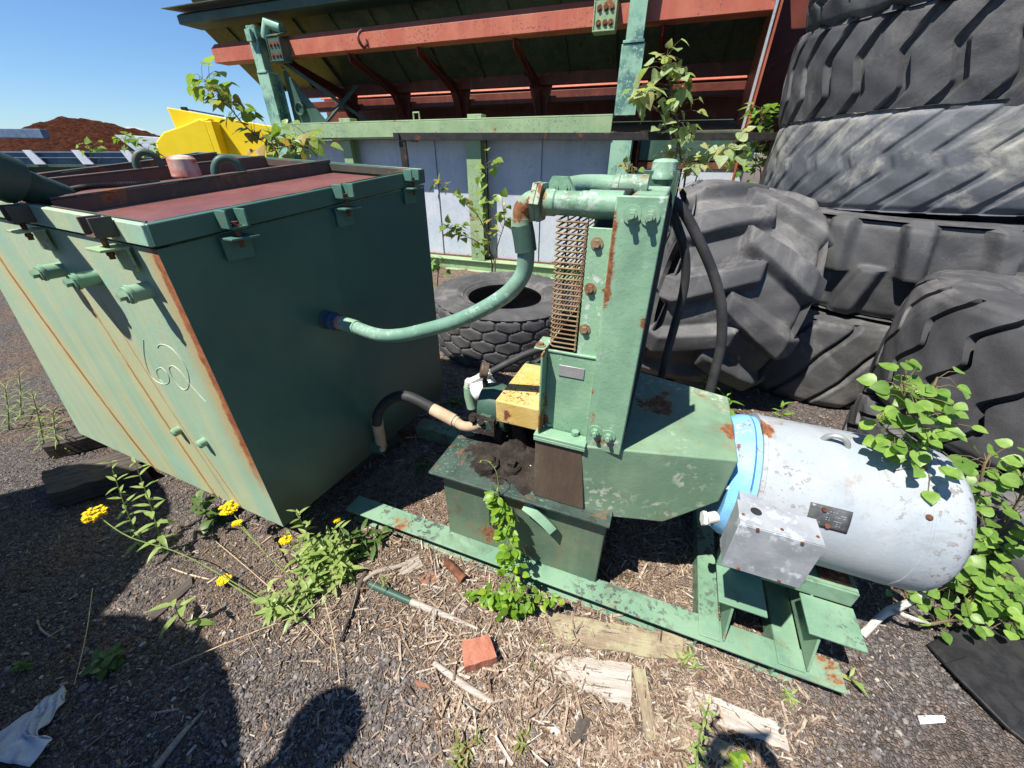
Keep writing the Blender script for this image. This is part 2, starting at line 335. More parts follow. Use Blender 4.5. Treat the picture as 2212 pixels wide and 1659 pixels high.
M = dict(
    mint=paint('mint_paint', MINT, MINT2, rust=.22, chip=(.42, .47, .42), chipamt=.12, bump=.35),
    mint_rusty=paint('mint_paint_rusting', MINT, (.25, .42, .27), rust=.36, edges=((0, -.037, .03, .20), (0, .075, .022, .16), (2, .83, .05, .10), (0, -.185, .02, .14)), chip=(.5, .55, .5), chipamt=.3, bump=.5, seed=3.1),
    mint_chip=paint('mint_paint_flaking', MINT, (.23, .37, .26), rust=.34, chip=(.34, .42, .36), chipamt=.42, dirtamt=.3, bump=.8, seed=1.3),
    skid=paint('skid_paint', (.125, .235, .155), (.185, .30, .20), rust=.38, chip=(.07, .08, .07), chipamt=.5, dirtamt=.32, bump=.4, seed=5.5),
    skid_dirty=paint('skid_paint_dirty', (.080, .125, .085), (.125, .175, .110), rust=.42, dirtamt=.9, dirt=(.115, .075, .045), bump=.6, seed=7.5),
    hood=paint('hood_paint', (.125, .215, .140), (.18, .275, .175), rust=.24, edges=((0, .425, .06, .16), (2, .785, .02, .08)), chip=(.42, .45, .36), chipamt=.45, dirtamt=.25, dirt=(.13, .10, .055), bump=.4, seed=2.2),
    frontshade=paint('front_shaded_green_paint', (.055, .135, .105), (.075, .165, .125), rust=.35, dirtamt=.3, bump=.4, seed=4.1),  # green of the front clamps, darkened to paint in their shade
    darkgreen=paint('dark_green_paint', (.032, .075, .056), (.05, .10, .075), rust=.25, dirtamt=.4, bump=.4, seed=9.1),
    hopgreen=paint('pale_green_paint', (.235, .34, .18), (.29, .39, .21), rust=.30, chip=(.10, .20, .17), chipamt=.35, bump=.35, seed=4.4),
    hopgreen2=paint('flaked_green_paint', (.20, .38, .27), (.28, .46, .33), rust=.2, chip=(.08, .17, .15), chipamt=.95, bump=.5, seed=6.4),
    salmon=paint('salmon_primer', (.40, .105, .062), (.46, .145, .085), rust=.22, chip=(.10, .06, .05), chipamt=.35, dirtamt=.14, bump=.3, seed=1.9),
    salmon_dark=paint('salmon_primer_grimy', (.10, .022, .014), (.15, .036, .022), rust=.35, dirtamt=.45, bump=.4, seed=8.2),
    hopdark=paint('stained_hopper_plate', (.045, .066, .046), (.080, .095, .058), rust=.3, chip=(.12, .13, .09), chipamt=.35, dirtamt=.5, dirt=(.03, .02, .014), bump=.5, seed=3.7),
    wall=paint('blue_grey_wall_paint', (.42, .47, .53), (.49, .525, .565), rust=.16, edges=((2, .16, .06, .22), (2, 1.76, .04, .08)), chip=(.30, .33, .37), chipamt=.18, dirtamt=.10, streak=.3, bump=.5, seed=2.8),
    lid=paint('maroon_lid_paint', (.125, .045, .040), (.165, .062, .052), rust=.15, dirtamt=.28, dirt=(.17, .105, .06), bump=.25, seed=5.2, rc=((.09, .03, .02), (.2, .1, .06))),
    lidrim=paint('lid_bar_paint', (.055, .060, .045), (.085, .060, .045), rust=.5, dirtamt=.4, bump=.4, seed=6.1),
    rustm=simple('rusty_steel', (.085, .035, .020), (.20, .085, .042), 22, .9, .6, 90),
    rusty_wire=simple('rusty_wire_paint', (.17, .10, .055), (.27, .20, .115), 16, .8, .4, 120, c3=(.2, .07, .03), s3=30),
    blackm=simple('black_rubber', (.014, .014, .015), (.028, .028, .029), 20, .55, .2, 200),
    hosem=simple('black_hose_rubber', (.022, .022, .024), (.045, .044, .044), 12, .6, .25, 260),
    tan=simple('tan_hose_sleeve', (.38, .27, .17), (.46, .35, .24), 14, .75, .3, 120),
    greenhose=paint('green_hose_paint', (.12, .235, .17), (.18, .31, .23), rust=.0, chip=(.30, .39, .34), chipamt=.45, dirtamt=.2, bump=.3, seed=2.5),
    bluepaint=paint('flaking_blue_paint', (.16, .42, .75), (.22, .50, .80), rust=.42, chip=(.55, .60, .65), chipamt=.3, dirtamt=.06, bump=.4, seed=4.9, rc=((.13, .04, .025), (.25, .09, .05)), scale=2.0),
    motor=paint('white_motor_paint', (.285, .325, .355), (.335, .365, .385), rust=.32, chip=(.20, .19, .18), chipamt=.36, dirtamt=.16, dirt=(.16, .12, .09), streak=.25, bump=.35, seed=7.7, scale=1.2, edges=((0, .51, .05, .14), (0, .93, .04, .10))),
    galv=simple('galvanised_steel', (.27, .29, .31), (.40, .42, .44), 9, .52, .12, 60, metal=.25, c3=(.58, .62, .67), t3=(.56, .66), s3=16),
    steel=simple('worn_steel_plate', (.33, .34, .33), (.42, .42, .41), 25, .5, .15, 90, metal=.5),
    plate=simple('dark_nameplate', (.075, .078, .08), (.15, .15, .148), 20, .45, .1, 90, metal=.4),
    yellow=paint('yellow_guard_paint', (.50, .345, .10), (.56, .42, .17), rust=.50, chip=(.14, .07, .04), chipamt=.45, dirtamt=.12, dirt=(.20, .11, .05), bump=.6, seed=1.1, rc=((.09, .03, .018), (.24, .07, .03)), scale=2.0),
    white=simple('white_plastic', (.70, .71, .70), (.78, .78, .77), 10, .45, .1, 60),
    offwhite=simple('grubby_white', (.48, .48, .45), (.60, .60, .57), 18, .7, .4, 60),
    oilmud=simple('oil_soaked_dirt', (.022, .017, .014), (.055, .042, .034), 18, .95, 1.0, 120, dist=.012),
    oilgreen=paint('oily_green_plate', (.030, .050, .042), (.055, .085, .068), rust=.4, chip=(.10, .22, .16), chipamt=.25, dirtamt=.7, dirt=(.028, .022, .018), bump=.6, seed=3.3, scale=2.0),
    grime=simple('grimy_hood_face', (.070, .048, .034), (.10, .072, .050), 7, .85, .8, 70, c3=(.13, .16, .10), t3=(.60, .72), s3=6, sc3=(1, 1, .3)),
    dirtyframe=simple('black_tube_frame', (.030, .028, .027), (.052, .046, .043), 14, .6, .2, 80, c3=(.17, .07, .035), t3=(.60, .66), s3=9),
    yellowbin=simple('yellow_bin_paint', (.78, .56, .012), (.82, .60, .02), 5, .4, .1, 30),
    bluegrey=simple('weathered_blue_steel', (.085, .135, .20), (.13, .19, .27), 6, .6, .2, 30, c3=(.07, .06, .06), t3=(.6, .68)),
    greywhite=simple('pale_steel', (.50, .54, .60), (.60, .63, .67), 6, .6, .2, 30),
    brick=simple('red_brick', (.36, .135, .085), (.45, .19, .125), 30, .95, .9, 160, c3=(.30, .10, .06), s3=60, dist=.006),
    redcap=paint('faded_red_cap', (.55, .42, .36), (.42, .12, .07), rust=.45, dirtamt=.1, bump=.4, seed=2.0, scale=2.4, rc=((.30, .07, .03), (.42, .13, .06))),
    cloth=simple('dirty_white_cloth', (.46, .48, .51), (.58, .60, .63), 14, .95, .5, 160, c3=(.06, .06, .065), t3=(.68, .7), s3=22),
    bone=simple('bleached_bone', (.52, .48, .40), (.62, .58, .50), 30, .8, .4, 80),
    mulch=simple('red_brown_mulch', (.042, .014, .008), (.105, .038, .020), 4, 1.0, 1.0, 18, dist=.25, spec=.05),
    wood=woodmat('grey_wood', (.26, .22, .18), (.36, .32, .27), (.10, .075, .055)),
    woodw=woodmat('bleached_wood', (.33, .285, .24), (.46, .42, .37), (.10, .07, .05)),
    woodl=woodmat('lichened_wood', (.20, .155, .105), (.30, .24, .165), (.07, .05, .035), lichen=(.33, .30, .19)),
    woodd=woodmat('dark_timber', (.055, .046, .040), (.105, .088, .075), (.02, .016, .014)),
    bark=woodmat('red_bark', (.20, .095, .06), (.30, .155, .10), (.08, .04, .03)),
    whitebark=woodmat('pale_twig_bark', (.46, .43, .38), (.56, .53, .48), (.18, .14, .11)),
    stem=simple('plant_stem', (.10, .085, .04), (.16, .12, .06), 30, .7, .2, 90),
    gstem=simple('green_stem', (.13, .20, .05), (.20, .26, .08), 30, .6, .1, 90),
    straw=simple('dry_straw', (.42, .31, .19), (.52, .41, .27), 30, .9, .3, 90),
    skin=simple('skin', (.45, .27, .19), (.5, .31, .22), 20, .5, .1, 60),
    shirt=simple('grey_shirt', (.12, .13, .15), (.15, .16, .18), 20, .9, .2, 120),
    trousers=simple('dark_trousers', (.04, .045, .06), (.06, .065, .08), 20, .9, .2, 120),
    chalk=simple('chalk', (.40, .50, .40), (.56, .62, .54), 90, .95, .3, 200),
    l_poplar=leafmat('poplar_leaf', (.18, .28, .065), (.29, .38, .10), (.46, .27, .10), .45),
    l_pale=leafmat('pale_poplar_leaf', (.27, .37, .16), (.43, .50, .30), (.46, .42, .20), .45),
    l_aspen=leafmat('aspen_leaf', (.125, .23, .045), (.20, .33, .07), (.27, .42, .09)),
    l_vine=leafmat('vine_leaf', (.13, .25, .022), (.20, .36, .035), (.34, .46, .04), .45),
    l_weed=leafmat('weed_leaf', (.19, .28, .07), (.28, .37, .12), (.38, .44, .16)),
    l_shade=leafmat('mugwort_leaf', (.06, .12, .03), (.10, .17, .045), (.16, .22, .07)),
    l_red=leafmat('reddish_leaf', (.18, .20, .06), (.26, .27, .08), (.26, .15, .08)),
    flower=leafmat('yellow_flower', (.75, .52, .005), (.82, .60, .01), (.78, .45, .004), .2),
)

def tyremat(name, a, b, dust, amt, seed):
    n = NT(name); off = n.co(); off.node.inputs['Location'].default_value = (seed, seed, seed)
    c = n.mix(n.ramp(n.noise(3.5, 7, .65, off), .36, .66), a, b)
    c = n.mix(n.math('MULTIPLY', n.ramp(n.noise(2.2, 9, .74, off, .5), .53 - .08 * amt, .70 - .05 * amt), amt), c, dust)
    c = n.mix(n.ramp(n.noise(7, 9, .75, n.co((1, 1, .25)), .8), .66, .72, 0, .35 * amt), c, (.30, .22, .15))
    n.set('Base Color', c); n.set('Roughness', .62); n.set('Specular IOR Level', .3)
    n.bump(n.math('ADD', n.noise(24, 7, .7, off), n.math('MULTIPLY', n.noise(160, 3, .6, off), .25)), .4, .006)
    return n.m
TM = [tyremat('tyre_rubber_dark', (.048, .048, .050), (.076, .076, .078), (.19, .18, .17), .5, 0.),
      tyremat('tyre_rubber_grey', (.054, .054, .056), (.085, .084, .085), (.21, .20, .185), .6, 3.),
      tyremat('tyre_rubber_chalky', (.070, .074, .084), (.105, .110, .122), (.30, .29, .25), .95, 6.)]

# ------------------------------------------------------------------ ground
def gz(x, y):
    return (.012 * np.sin(x * 2.1 + .4) * np.sin(y * 1.7 + 1.1) + .007 * np.sin(x * 5.3 + y * 3.1) + .004 * np.sin(x * 11.7 - y * 9.3)) * np.exp(-((x * x + y * y) / 900.0))
def axis_pts(a, b, step, far):
    mid = np.arange(a, b + 1e-6, step); g = []; d = step
    x = 0.0
    while x < far: d *= 1.22; x += d; g.append(x)
    g = np.array(g); return np.concatenate([(a - g)[::-1], mid, b + g])
def chipmask(x, y):       # wood-chip litter lies along the power unit's front, loose gravel elsewhere
    x, y = np.asarray(x, float), np.asarray(y, float)
    d = (y - (1.12 - .40 * (x + .70)))       # line of the skid front
    wob = .07 * np.sin(x * 6.1 + 1) + .05 * np.sin(x * 13.3 + y * 7) + .04 * np.sin(y * 17.0)
    d = np.clip(d, -30, 30); x = np.clip(x, -60, 60)
    m = 1 / (1 + np.exp(-np.clip((d + .44 + wob + .10 * np.clip(x, -1, 1)) * 14, -40, 40)))
    m = m * (1 / (1 + np.exp(np.clip((x - 1.0 + wob) * 9, -40, 40))))
    return np.clip(m * (1 / (1 + np.exp(-np.clip((x + 1.35 + wob) * 6, -40, 40)))), 0, 1)
def ground_mat():
    n = NT('ground_millings'); v = n.attr()
    cell = n.vor(95, out='Color'); dist = n.vor(95, 'DISTANCE_TO_EDGE')
    sep = n.n.new('ShaderNodeSeparateColor'); n.l.new(cell, sep.inputs[0])
    g = n.mix(n.ramp(sep.outputs[0], 0, 1), (.072, .063, .059), (.185, .160, .147))
    g = n.mix(n.ramp(n.noise(2.0, 6, .65), .45, .62), g, n.mix(1.0, g, (1.25, 1.05, .88), 'MULTIPLY'))
    b = n.mix(n.ramp(n.noise(26, 7, .7), .35, .65), (.15, .103, .074), (.34, .255, .19))
    c = n.mix(n.math('MULTIPLY', v, n.ramp(n.noise(14, 5, .6), .25, .55)), g, b)
    moss = n.math('MULTIPLY', n.ramp(n.noise(3.1, 5, .65), .57, .66), n.ramp(v, .1, .5))
    c = n.mix(n.math('MULTIPLY', moss, n.ramp(n.noise(40, 4, .6), .3, .6)), c, (.105, .075, .014))
    fl = n.ramp(n.noise(120, 3, .6), .68, .72); c = n.mix(n.math('MULTIPLY', fl, .6), c, (.34, .29, .23))
    n.set('Base Color', c); n.set('Roughness', .95); n.set('Specular IOR Level', .15)
    n.bump(n.math('ADD', n.math('MULTIPLY', n.ramp(dist, 0, .25), .8), n.noise(55, 5, .65)), .9, .012)
    return n.m
xs, ys = axis_pts(-2.6, 2.4, .022, 900), axis_pts(.1, 2.9, .022, 900)
X, Y = np.meshgrid(xs, ys)
near = np.exp(-np.maximum(0, np.hypot(X, Y - 1) - 3) * .5)
Zg = gz(X, Y) + near * rng.normal(0, .0022, X.shape)
V = np.stack([X, Y, Zg], -1).reshape(-1, 3); m_, n_ = X.shape
I = np.arange(m_ * n_).reshape(m_, n_)
F = np.stack([I[:-1, :-1], I[:-1, 1:], I[1:, 1:], I[1:, :-1]], -1).reshape(-1, 4)
tag(raw_mesh('ground', V, F, chipmask(X, Y).ravel(), ground_mat(), True), kind='structure')

def scatter_pts(k, rmin, rmax, a0, a1):
    u = rng.random(k); r = rmin * (rmax / rmin) ** (u ** .85); a = rng.uniform(a0, a1, k)
    return r * np.sin(a), r * np.cos(a)
def attr_mat(name, stops, rough=.9, bump=0.5, bs=90):
    n = NT(name); v = n.attr(); c = stops[0]
    for i in range(1, len(stops)):
        c = n.mix(n.ramp(v, (i - 1) / (len(stops) - 1), i / (len(stops) - 1)), c, stops[i])
    c = n.mix(n.ramp(n.noise(90, 4, .6), .35, .65), c, n.mix(1.0, c, (.62, .60, .58), 'MULTIPLY'))
    n.set('Base Color', c); n.set('Roughness', rough); n.set('Specular IOR Level', .2); n.bump(n.noise(bs, 4, .6), bump, .003); return n.m
# loose gravel
ico_v = []; t_ = (1 + 5 ** .5) / 2
for a in (-1, 1):
    for b in (-t_, t_): ico_v += [(0, a, b), (a, b, 0), (b, 0, a)]
ico_v = np.array(ico_v, float); ico_v /= np.linalg.norm(ico_v[0])
ico_f = np.array([(i, j, k) for i in range(12) for j in range(i + 1, 12) for k in range(j + 1, 12)
                  if all(abs(np.linalg.norm(ico_v[p] - ico_v[q]) - 1.0515) < .01 for p, q in ((i, j), (j, k), (i, k)))])
for q in ico_f:
    if np.dot(np.cross(ico_v[q[1]] - ico_v[q[0]], ico_v[q[2]] - ico_v[q[0]]), ico_v[q[0]]) < 0: q[1], q[2] = q[2], q[1]
def rocks(name, x, y, r, attr, mat):
    k = len(x); sc = rng.uniform(.6, 1.35, (k, 1, 3)); sc[:, :, 2] *= .72
    P = ico_v[None] * rng.uniform(.75, 1.2, (k, 12, 1)) * sc * r[:, None, None]
    a = rng.uniform(0, 6.28, k); ca, sa = np.cos(a)[:, None], np.sin(a)[:, None]
    Q = np.stack([P[..., 0] * ca - P[..., 1] * sa + x[:, None], P[..., 0] * sa + P[..., 1] * ca + y[:, None], P[..., 2] + (gz(x, y) + r * .22)[:, None]], -1)
    F = (ico_f[None] + (np.arange(k) * 12)[:, None, None]).reshape(-1, 3)
    return raw_mesh(name, Q.reshape(-1, 3), F, np.repeat(attr, 12), mat)
gx, gy = scatter_pts(60000, .42, 3.4, R(-74), R(70))
keep = rng.random(len(gx)) > chipmask(gx, gy) * .9
gx, gy = gx[keep], gy[keep]
gr = np.clip(rng.lognormal(math.log(.0045), .38, len(gx)), .002, .013)
tag(rocks('gravel', gx, gy, gr, np.clip(rng.beta(2, 3.2, len(gx)) + (rng.random(len(gx)) > .985) * .6, 0, 1),
    attr_mat('gravel_stone', [(.066, .061, .061), (.140, .128, .125), (.235, .212, .200), (.45, .40, .34)])), kind='stuff')
# wood chips and slivers
def slivers(name, x, y, L, Wd, T, attr, mat, lift=.004):
    k = len(x); a = rng.uniform(0, 6.28, k); tilt = rng.normal(0, .22, k); roll = rng.normal(0, .35, k)
    d = np.stack([np.cos(a) * np.cos(tilt), np.sin(a) * np.cos(tilt), np.sin(tilt)], -1)
    s = np.stack([-np.sin(a) * np.cos(roll), np.cos(a) * np.cos(roll), np.sin(roll)], -1); u = np.cross(d, s)
    base = np.stack([x, y, gz(x, y) + lift + np.abs(np.sin(tilt)) * L * .4], -1)
    tp = rng.uniform(.15, 1.0, (k, 2))
    c = []
    for (i, j, l) in ((-1, -1, -1), (1, -1, -1), (1, 1, -1), (-1, 1, -1), (-1, -1, 1), (1, -1, 1), (1, 1, 1), (-1, 1, 1)):
        w = np.where(i < 0, tp[:, 0], tp[:, 1]) * j + .25 * i * (rng.random(k) - .5)
        c.append(base + d * (i * L / 2)[:, None] + s * (w * Wd / 2)[:, None] + u * (l * T / 2)[:, None])
    Q = np.stack(c, 1)
    f = np.array([(3, 2, 1, 0), (4, 5, 6, 7), (0, 1, 5, 4), (1, 2, 6, 5), (2, 3, 7, 6), (3, 0, 4, 7)])
    F = (f[None] + (np.arange(k) * 8)[:, None, None]).reshape(-1, 4)
    return raw_mesh(name, Q.reshape(-1, 3), F, np.repeat(attr, 8), mat)
cx, cy = scatter_pts(90000, .42, 3.3, R(-74), R(66))
keep = rng.random(len(cx)) < np.clip(chipmask(cx, cy) * .9 + .11, 0, 1)
cx, cy = cx[keep], cy[keep]; lx, ly = scatter_pts(1500, .42, 2.6, R(-40), R(66)); lk = rng.random(len(lx)) < chipmask(lx, ly) * .8 + .04; nl_ = int(lk.sum()); cx, cy = np.concatenate([cx, lx[lk]]), np.concatenate([cy, ly[lk]]); k_ = len(cx)
cl = np.clip(rng.lognormal(math.log(.0095), .62, k_), .003, .07)
cl[-nl_:] = rng.uniform(.03, .10, nl_); cwd = np.clip(cl * rng.uniform(.08, .36, k_), .001, .009); cwd[-nl_:] = rng.uniform(.003, .012, nl_)
tag(slivers('wood_chips', cx, cy, cl, cwd, rng.uniform(.0012, .004, k_), rng.random(k_),
    attr_mat('wood_chip', [(.13, .085, .06), (.25, .175, .125), (.36, .265, .19), (.44, .36, .28), (.50, .45, .39)])), kind='stuff')
# ------------------------------------------------------------------ steel tank (slightly racked box on timbers)
cN, cn = TF.l(TF.w((0, 0, 1.437))), np.array([0, 0, .223])
cR, cr = np.array([0, 1.205, 1.533]), np.array([0, 1.18, .231])
cL = np.array([-1.42, -.02, 1.472]); cl_ = TF.at(172, 936, x=-1.78)
cB = np.array([-1.80, 1.18, 1.605]); cb = np.array([-1.95, 1.05, .25])
TC = np.array([[[cn, cN], [cr, cR]], [[cl_, cL], [cb, cB]]])      # [fx][fy][fz]
def TP(fx, fy, fz, off=(0, 0, 0)):
    wx, wy, wz = (1 - fx, fx), (1 - fy, fy), (1 - fz, fz); p = np.zeros(3)
    for i in (0, 1):
        for j in (0, 1):
            for k in (0, 1): p = p + TC[i, j, k] * wx[i] * wy[j] * wz[k]
    return p + np.array(off)
def tsolve(u, v, fx=None, fy=None, fz=None):
    fixed = [fx, fy, fz]; free = [i for i in range(3) if fixed[i] is None]; f = [(.5 if q is None else q) for q in fixed]
    for _ in range(30):
        p0 = pix(TF.w(TP(*f))); J = np.zeros((2, 2))
        for c, i in enumerate(free):
            g = list(f); g[i] += 1e-4; J[:, c] = (pix(TF.w(TP(*g))) - p0) / 1e-4
        d = np.linalg.lstsq(J, np.array([u, v]) - p0, rcond=None)[0]
        for c, i in enumerate(free): f[i] += float(np.clip(d[c], -.3, .3)) * .8
    return f
def crop(x0, y0, w, x, y): return ((x0 + x * w / 2212) * .54, (y0 + y * w / 2212) * .54)
def z4(x, y): return (x * .33348, 553 + y * .33348)
def tank_mat():
    n = NT('tank_paint'); uv = n.xyz('UV'); x, z = uv[0], uv[1]
    obj = n.tc.outputs['Object']
    base = n.mix(n.ramp(n.noise(2.4, 5, .6), .38, .62), (.046, .108, .082), (.060, .132, .096))  # front plate green, lowered so its shade is partly in the colour
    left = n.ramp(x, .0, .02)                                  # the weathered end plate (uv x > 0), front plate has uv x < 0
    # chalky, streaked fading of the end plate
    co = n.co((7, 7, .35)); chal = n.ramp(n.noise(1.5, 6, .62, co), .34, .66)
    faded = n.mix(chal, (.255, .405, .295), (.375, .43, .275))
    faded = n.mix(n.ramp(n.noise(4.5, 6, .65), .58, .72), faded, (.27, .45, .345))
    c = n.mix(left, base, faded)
    wob = n.math('MULTIPLY', n.math('SUBTRACT', n.noise(9, 4, .6), .5), .022)
    def streak(pa, pb, w, ztop, amt, halo):
        (xa, za), (xb, zb) = pa, pb; k = (xb - xa) / (zb - za)
        xc = n.math('ADD', n.math('MULTIPLY', n.math('SUBTRACT', z, za), k), xa)
        d = n.math('ABSOLUTE', n.math('ADD', n.math('SUBTRACT', x, xc), wob))
        lim = n.ramp(z, ztop, ztop - .10)
        core = n.math('MULTIPLY', n.math('MULTIPLY', n.ramp(d, w * .95, w * .35), n.ramp(n.noise(11, 6, .7), .25, .50)), n.math('MULTIPLY', lim, amt))
        hal = n.math('MULTIPLY', n.ramp(d, halo, 0), n.math('MULTIPLY', lim, .62 * amt))
        return core, hal
    cores = []
    for s in STREAKS:
        core, hal = streak(*s)
        c = n.mix(hal, c, (.50, .40, .18)); cores.append(core)
    for core in cores: c = n.mix(core, c, n.mix(n.noise(40, 4, .6), (.22, .085, .025), (.36, .17, .055)))
    # bare rust along the vertical corner
    e = n.math('ADD', n.math('ABSOLUTE', x), n.math('MULTIPLY', n.math('SUBTRACT', n.noise(13, 6, .7), .5), .05))
    ez = n.math('MULTIPLY', n.ramp(z, .12, .45), left)
    c = n.mix(n.math('MULTIPLY', n.ramp(e, .16, .05), n.math('MULTIPLY', ez, .75)), c, (.42, .26, .10))
    c = n.mix(n.math('MULTIPLY', n.ramp(e, .062, .048), ez), c, n.mix(n.ramp(n.noise(26, 6, .7), .35, .65), (.20, .065, .030), (.33, .13, .055)))
    spots = n.ramp(n.noise(7.5, 9, .7), .715, .725); c = n.mix(n.math('MULTIPLY', spots, left), c, (.16, .042, .030))
    c = n.mix(n.math('MULTIPLY', n.ramp(n.noise(150, 3, .6), .66, .72), .6), c, (.05, .06, .045))
    # darker teal patch and oily foot on the front plate
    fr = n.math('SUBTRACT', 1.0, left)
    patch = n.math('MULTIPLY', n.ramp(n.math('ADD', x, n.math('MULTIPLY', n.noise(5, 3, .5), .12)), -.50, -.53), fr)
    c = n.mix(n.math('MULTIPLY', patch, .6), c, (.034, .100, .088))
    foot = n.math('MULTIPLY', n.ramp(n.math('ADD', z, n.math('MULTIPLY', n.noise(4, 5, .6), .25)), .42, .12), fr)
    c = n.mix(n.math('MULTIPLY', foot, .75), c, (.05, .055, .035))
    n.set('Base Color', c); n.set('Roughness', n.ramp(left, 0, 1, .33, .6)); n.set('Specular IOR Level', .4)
    n.bump(n.math('ADD', n.math('MULTIPLY', n.noise(85, 4, .6), .35), n.math('ADD', n.math('ADD', n.noise(6, 3, .5), n.math('MULTIPLY', n.noise(2.2, 2, .5), 4.0)), n.math('MULTIPLY', spots, -.4))), .35, .006)
    return n.m
def uvz(px, face='L'):
    f = tsolve(*px, fy=0.0) if face == 'L' else tsolve(*px, fx=0.0)
    return (f[0] * 1.5, f[2] * 1.22) if face == 'L' else (-f[1] * 1.2, f[2] * 1.22)
STREAKS = [((uvz(z4(40, 90))), (uvz(z4(930, 1300))), .020, 1.25, 1.0, .13),
           ((uvz(z4(450, 130))), (uvz(z4(1230, 1330))), .014, 1.02, .85, .12),
           ((uvz(z4(570, 170))), (uvz(z4(800, 540))), .008, 1.0, .55, .09),
           ((uvz(z4(-300, 100))), (uvz(z4(420, 1180))), .012, 1.2, .35, .10),
           ((uvz(z4(1120, 1010))), (uvz(z4(1230, 1170))), .006, .36, .9, .04),
           ((uvz(z4(760, 870))), (uvz(z4(1180, 1500))), .004, .50, .5, .05)]
tank = thing('steel_tank', 'green open-ribbed steel tank with rust-streaked pale end and dark front', 'tank', TF, (-.8, .6, .14))
mb = MB(TF); uvs = []
def patchgrid(fn, m, k, uvf):
    P = np.array([[fn(i / m, j / k) for j in range(k + 1)] for i in range(m + 1)]); mb.grid(P)
    uvs.extend([uvf(i / m, j / k) for i in range(m + 1) for j in range(k + 1)])
zt = .945
patchgrid(lambda a, b: TP(1 - a, 0, b * zt), 24, 16, lambda a, b: ((1 - a) * 1.5 + .021, b * zt * 1.22))
patchgrid(lambda a, b: TP(0, a, b * zt), 20, 16, lambda a, b: (-a * 1.2 - .001, b * zt * 1.22))
patchgrid(lambda a, b: TP(a, 1, b * zt), 8, 4, lambda a, b: (-.2, b))
patchgrid(lambda a, b: TP(1, 1 - a, b * zt), 8, 4, lambda a, b: (-.2, b))
patchgrid(lambda a, b: TP(a, b, 0), 4, 4, lambda a, b: (-.2, .1))
patchgrid(lambda a, b: TP(b, a, zt), 4, 4, lambda a, b: (-.2, .9))
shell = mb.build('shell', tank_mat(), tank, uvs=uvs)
# rim angle round the lid, each side a bar standing proud of the shell
rim = MB(TF)
def rimbar(fa, fb, inn, o=.011):
    for z0, z1, t in ((.952, 1.0, .012),):
        q = []
        for zz in (z0, z1):
            a, b = TP(*fa, zz), TP(*fb, zz); d = unit((b - a) * (1, 1, 0)); nrm = np.array([-d[1], d[0], 0]) * inn
            q += [a - nrm * o - d * o, b - nrm * o + d * o, b + nrm * t, a + nrm * t]
        if inn < 0: q = [q[1], q[0], q[3], q[2], q[5], q[4], q[7], q[6]]
        rim.hexa(q)
rimbar((0, 0), (1, 0), 1); rimbar((0, 0), (0, 1), -1)
rimbar((0, 1), (1, 1), -1); rimbar((1, 0), (1, 1), 1)
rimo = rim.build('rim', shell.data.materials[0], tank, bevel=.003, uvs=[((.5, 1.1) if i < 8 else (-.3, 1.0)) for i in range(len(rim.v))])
lid = MB(TF); 
lid.grid(np.array([[TP(.01 + .98 * a, .01 + .98 * b, .964) for a in np.linspace(0, 1, 8)] for b in np.linspace(0, 1, 8)]))
lido = lid.build('lid', M['lid'], tank)
def lidbar(pa, pb, h=.050, t=.010):
    fa, fb = tsolve(*pa, fz=1.0), tsolve(*pb, fz=1.0); b = MB(TF)
    fa[0], fa[1] = max(.02, min(.985, fa[0])), max(.012, min(.985, fa[1])); fb[0], fb[1] = max(.02, min(.985, fb[0])), max(.012, min(.985, fb[1]))
    a, c = TP(fa[0], fa[1], .966), TP(fb[0], fb[1], .966); d = unit(c - a); s = np.array([-d[1], d[0], 0]); u = np.array([0, 0, 1.0])
    b.hexa([a - s * t, c - s * t, c + s * t * .2, a + s * t * .2, a - s * t + u * h, c - s * t + u * h, c + s * t * .2 + u * h, a + s * t * .2 + u * h])
    b.hexa([a - s * t + u * (h + .001), c - s * t + u * (h + .001), c + s * .030 + u * (h + .001), a + s * .030 + u * (h + .001),
            a - s * t + u * (h + .008), c - s * t + u * (h + .008), c + s * .030 + u * (h + .008), a + s * .030 + u * (h + .008)])
    return b.build('lid_rib', M['lidrim'], lido, bevel=.002), a, c
lidbar((112, 438), (717, 350)); lidbar((67, 397), (574, 341)); lidbar((40, 378), (470, 333))
lb = MB(TF)
for fa, fb in (((.03, .02), (.97, .02)), ((.02, .03), (.02, .97)), ((.02, .975), (.97, .975))):
    a, b = TP(fa[0], fa[1], .985), TP(fb[0], fb[1], .985); lb.beam(a, b, .008, .035)
lb.build('lid_edge', M['lidrim'], lido, bevel=.002)
for (ua, va), (ub, vb), top in (((467, 381), (526, 376), 338), ((296, 361), (349, 357), 323)):
    a, b = TF.at(ua, va, z=1.512 if ua > 400 else 1.545), TF.at(ub, vb, z=1.522 if ua > 400 else 1.55)
    if ua < 400: a = TP(*tsolve(ua, va, fz=1.03)); b = TP(*tsolve(ub, vb, fz=1.03))
    else: a = TP(*tsolve(ua, va, fz=1.0)); b = TP(*tsolve(ub, vb, fz=1.0))
    L = np.linalg.norm(b - a); up = np.array([0, 0, 1.0]); r = L * .155
    arc = [a + (b - a) * (.5 - .5 * math.cos(t)) + up * (L * .62 * math.sin(t)) for t in np.linspace(-.1, math.pi + .1, 17)]
    MB(TF).tube(arc, r, 12).build('lifting_handle', M['darkgreen'], lido)
c = TP(*tsolve(409, 391, fz=.966)); k = np.linalg.norm(TF.w(c) - np.array([0, 0, CAM_H])) / FPX * .58
b = MB(TF); b.lathe([(0, 12 * k), (10 * k, 12 * k)], c, (0, 0, 1), 20); ne = b.build('breather_neck', M['blackm'], lido)
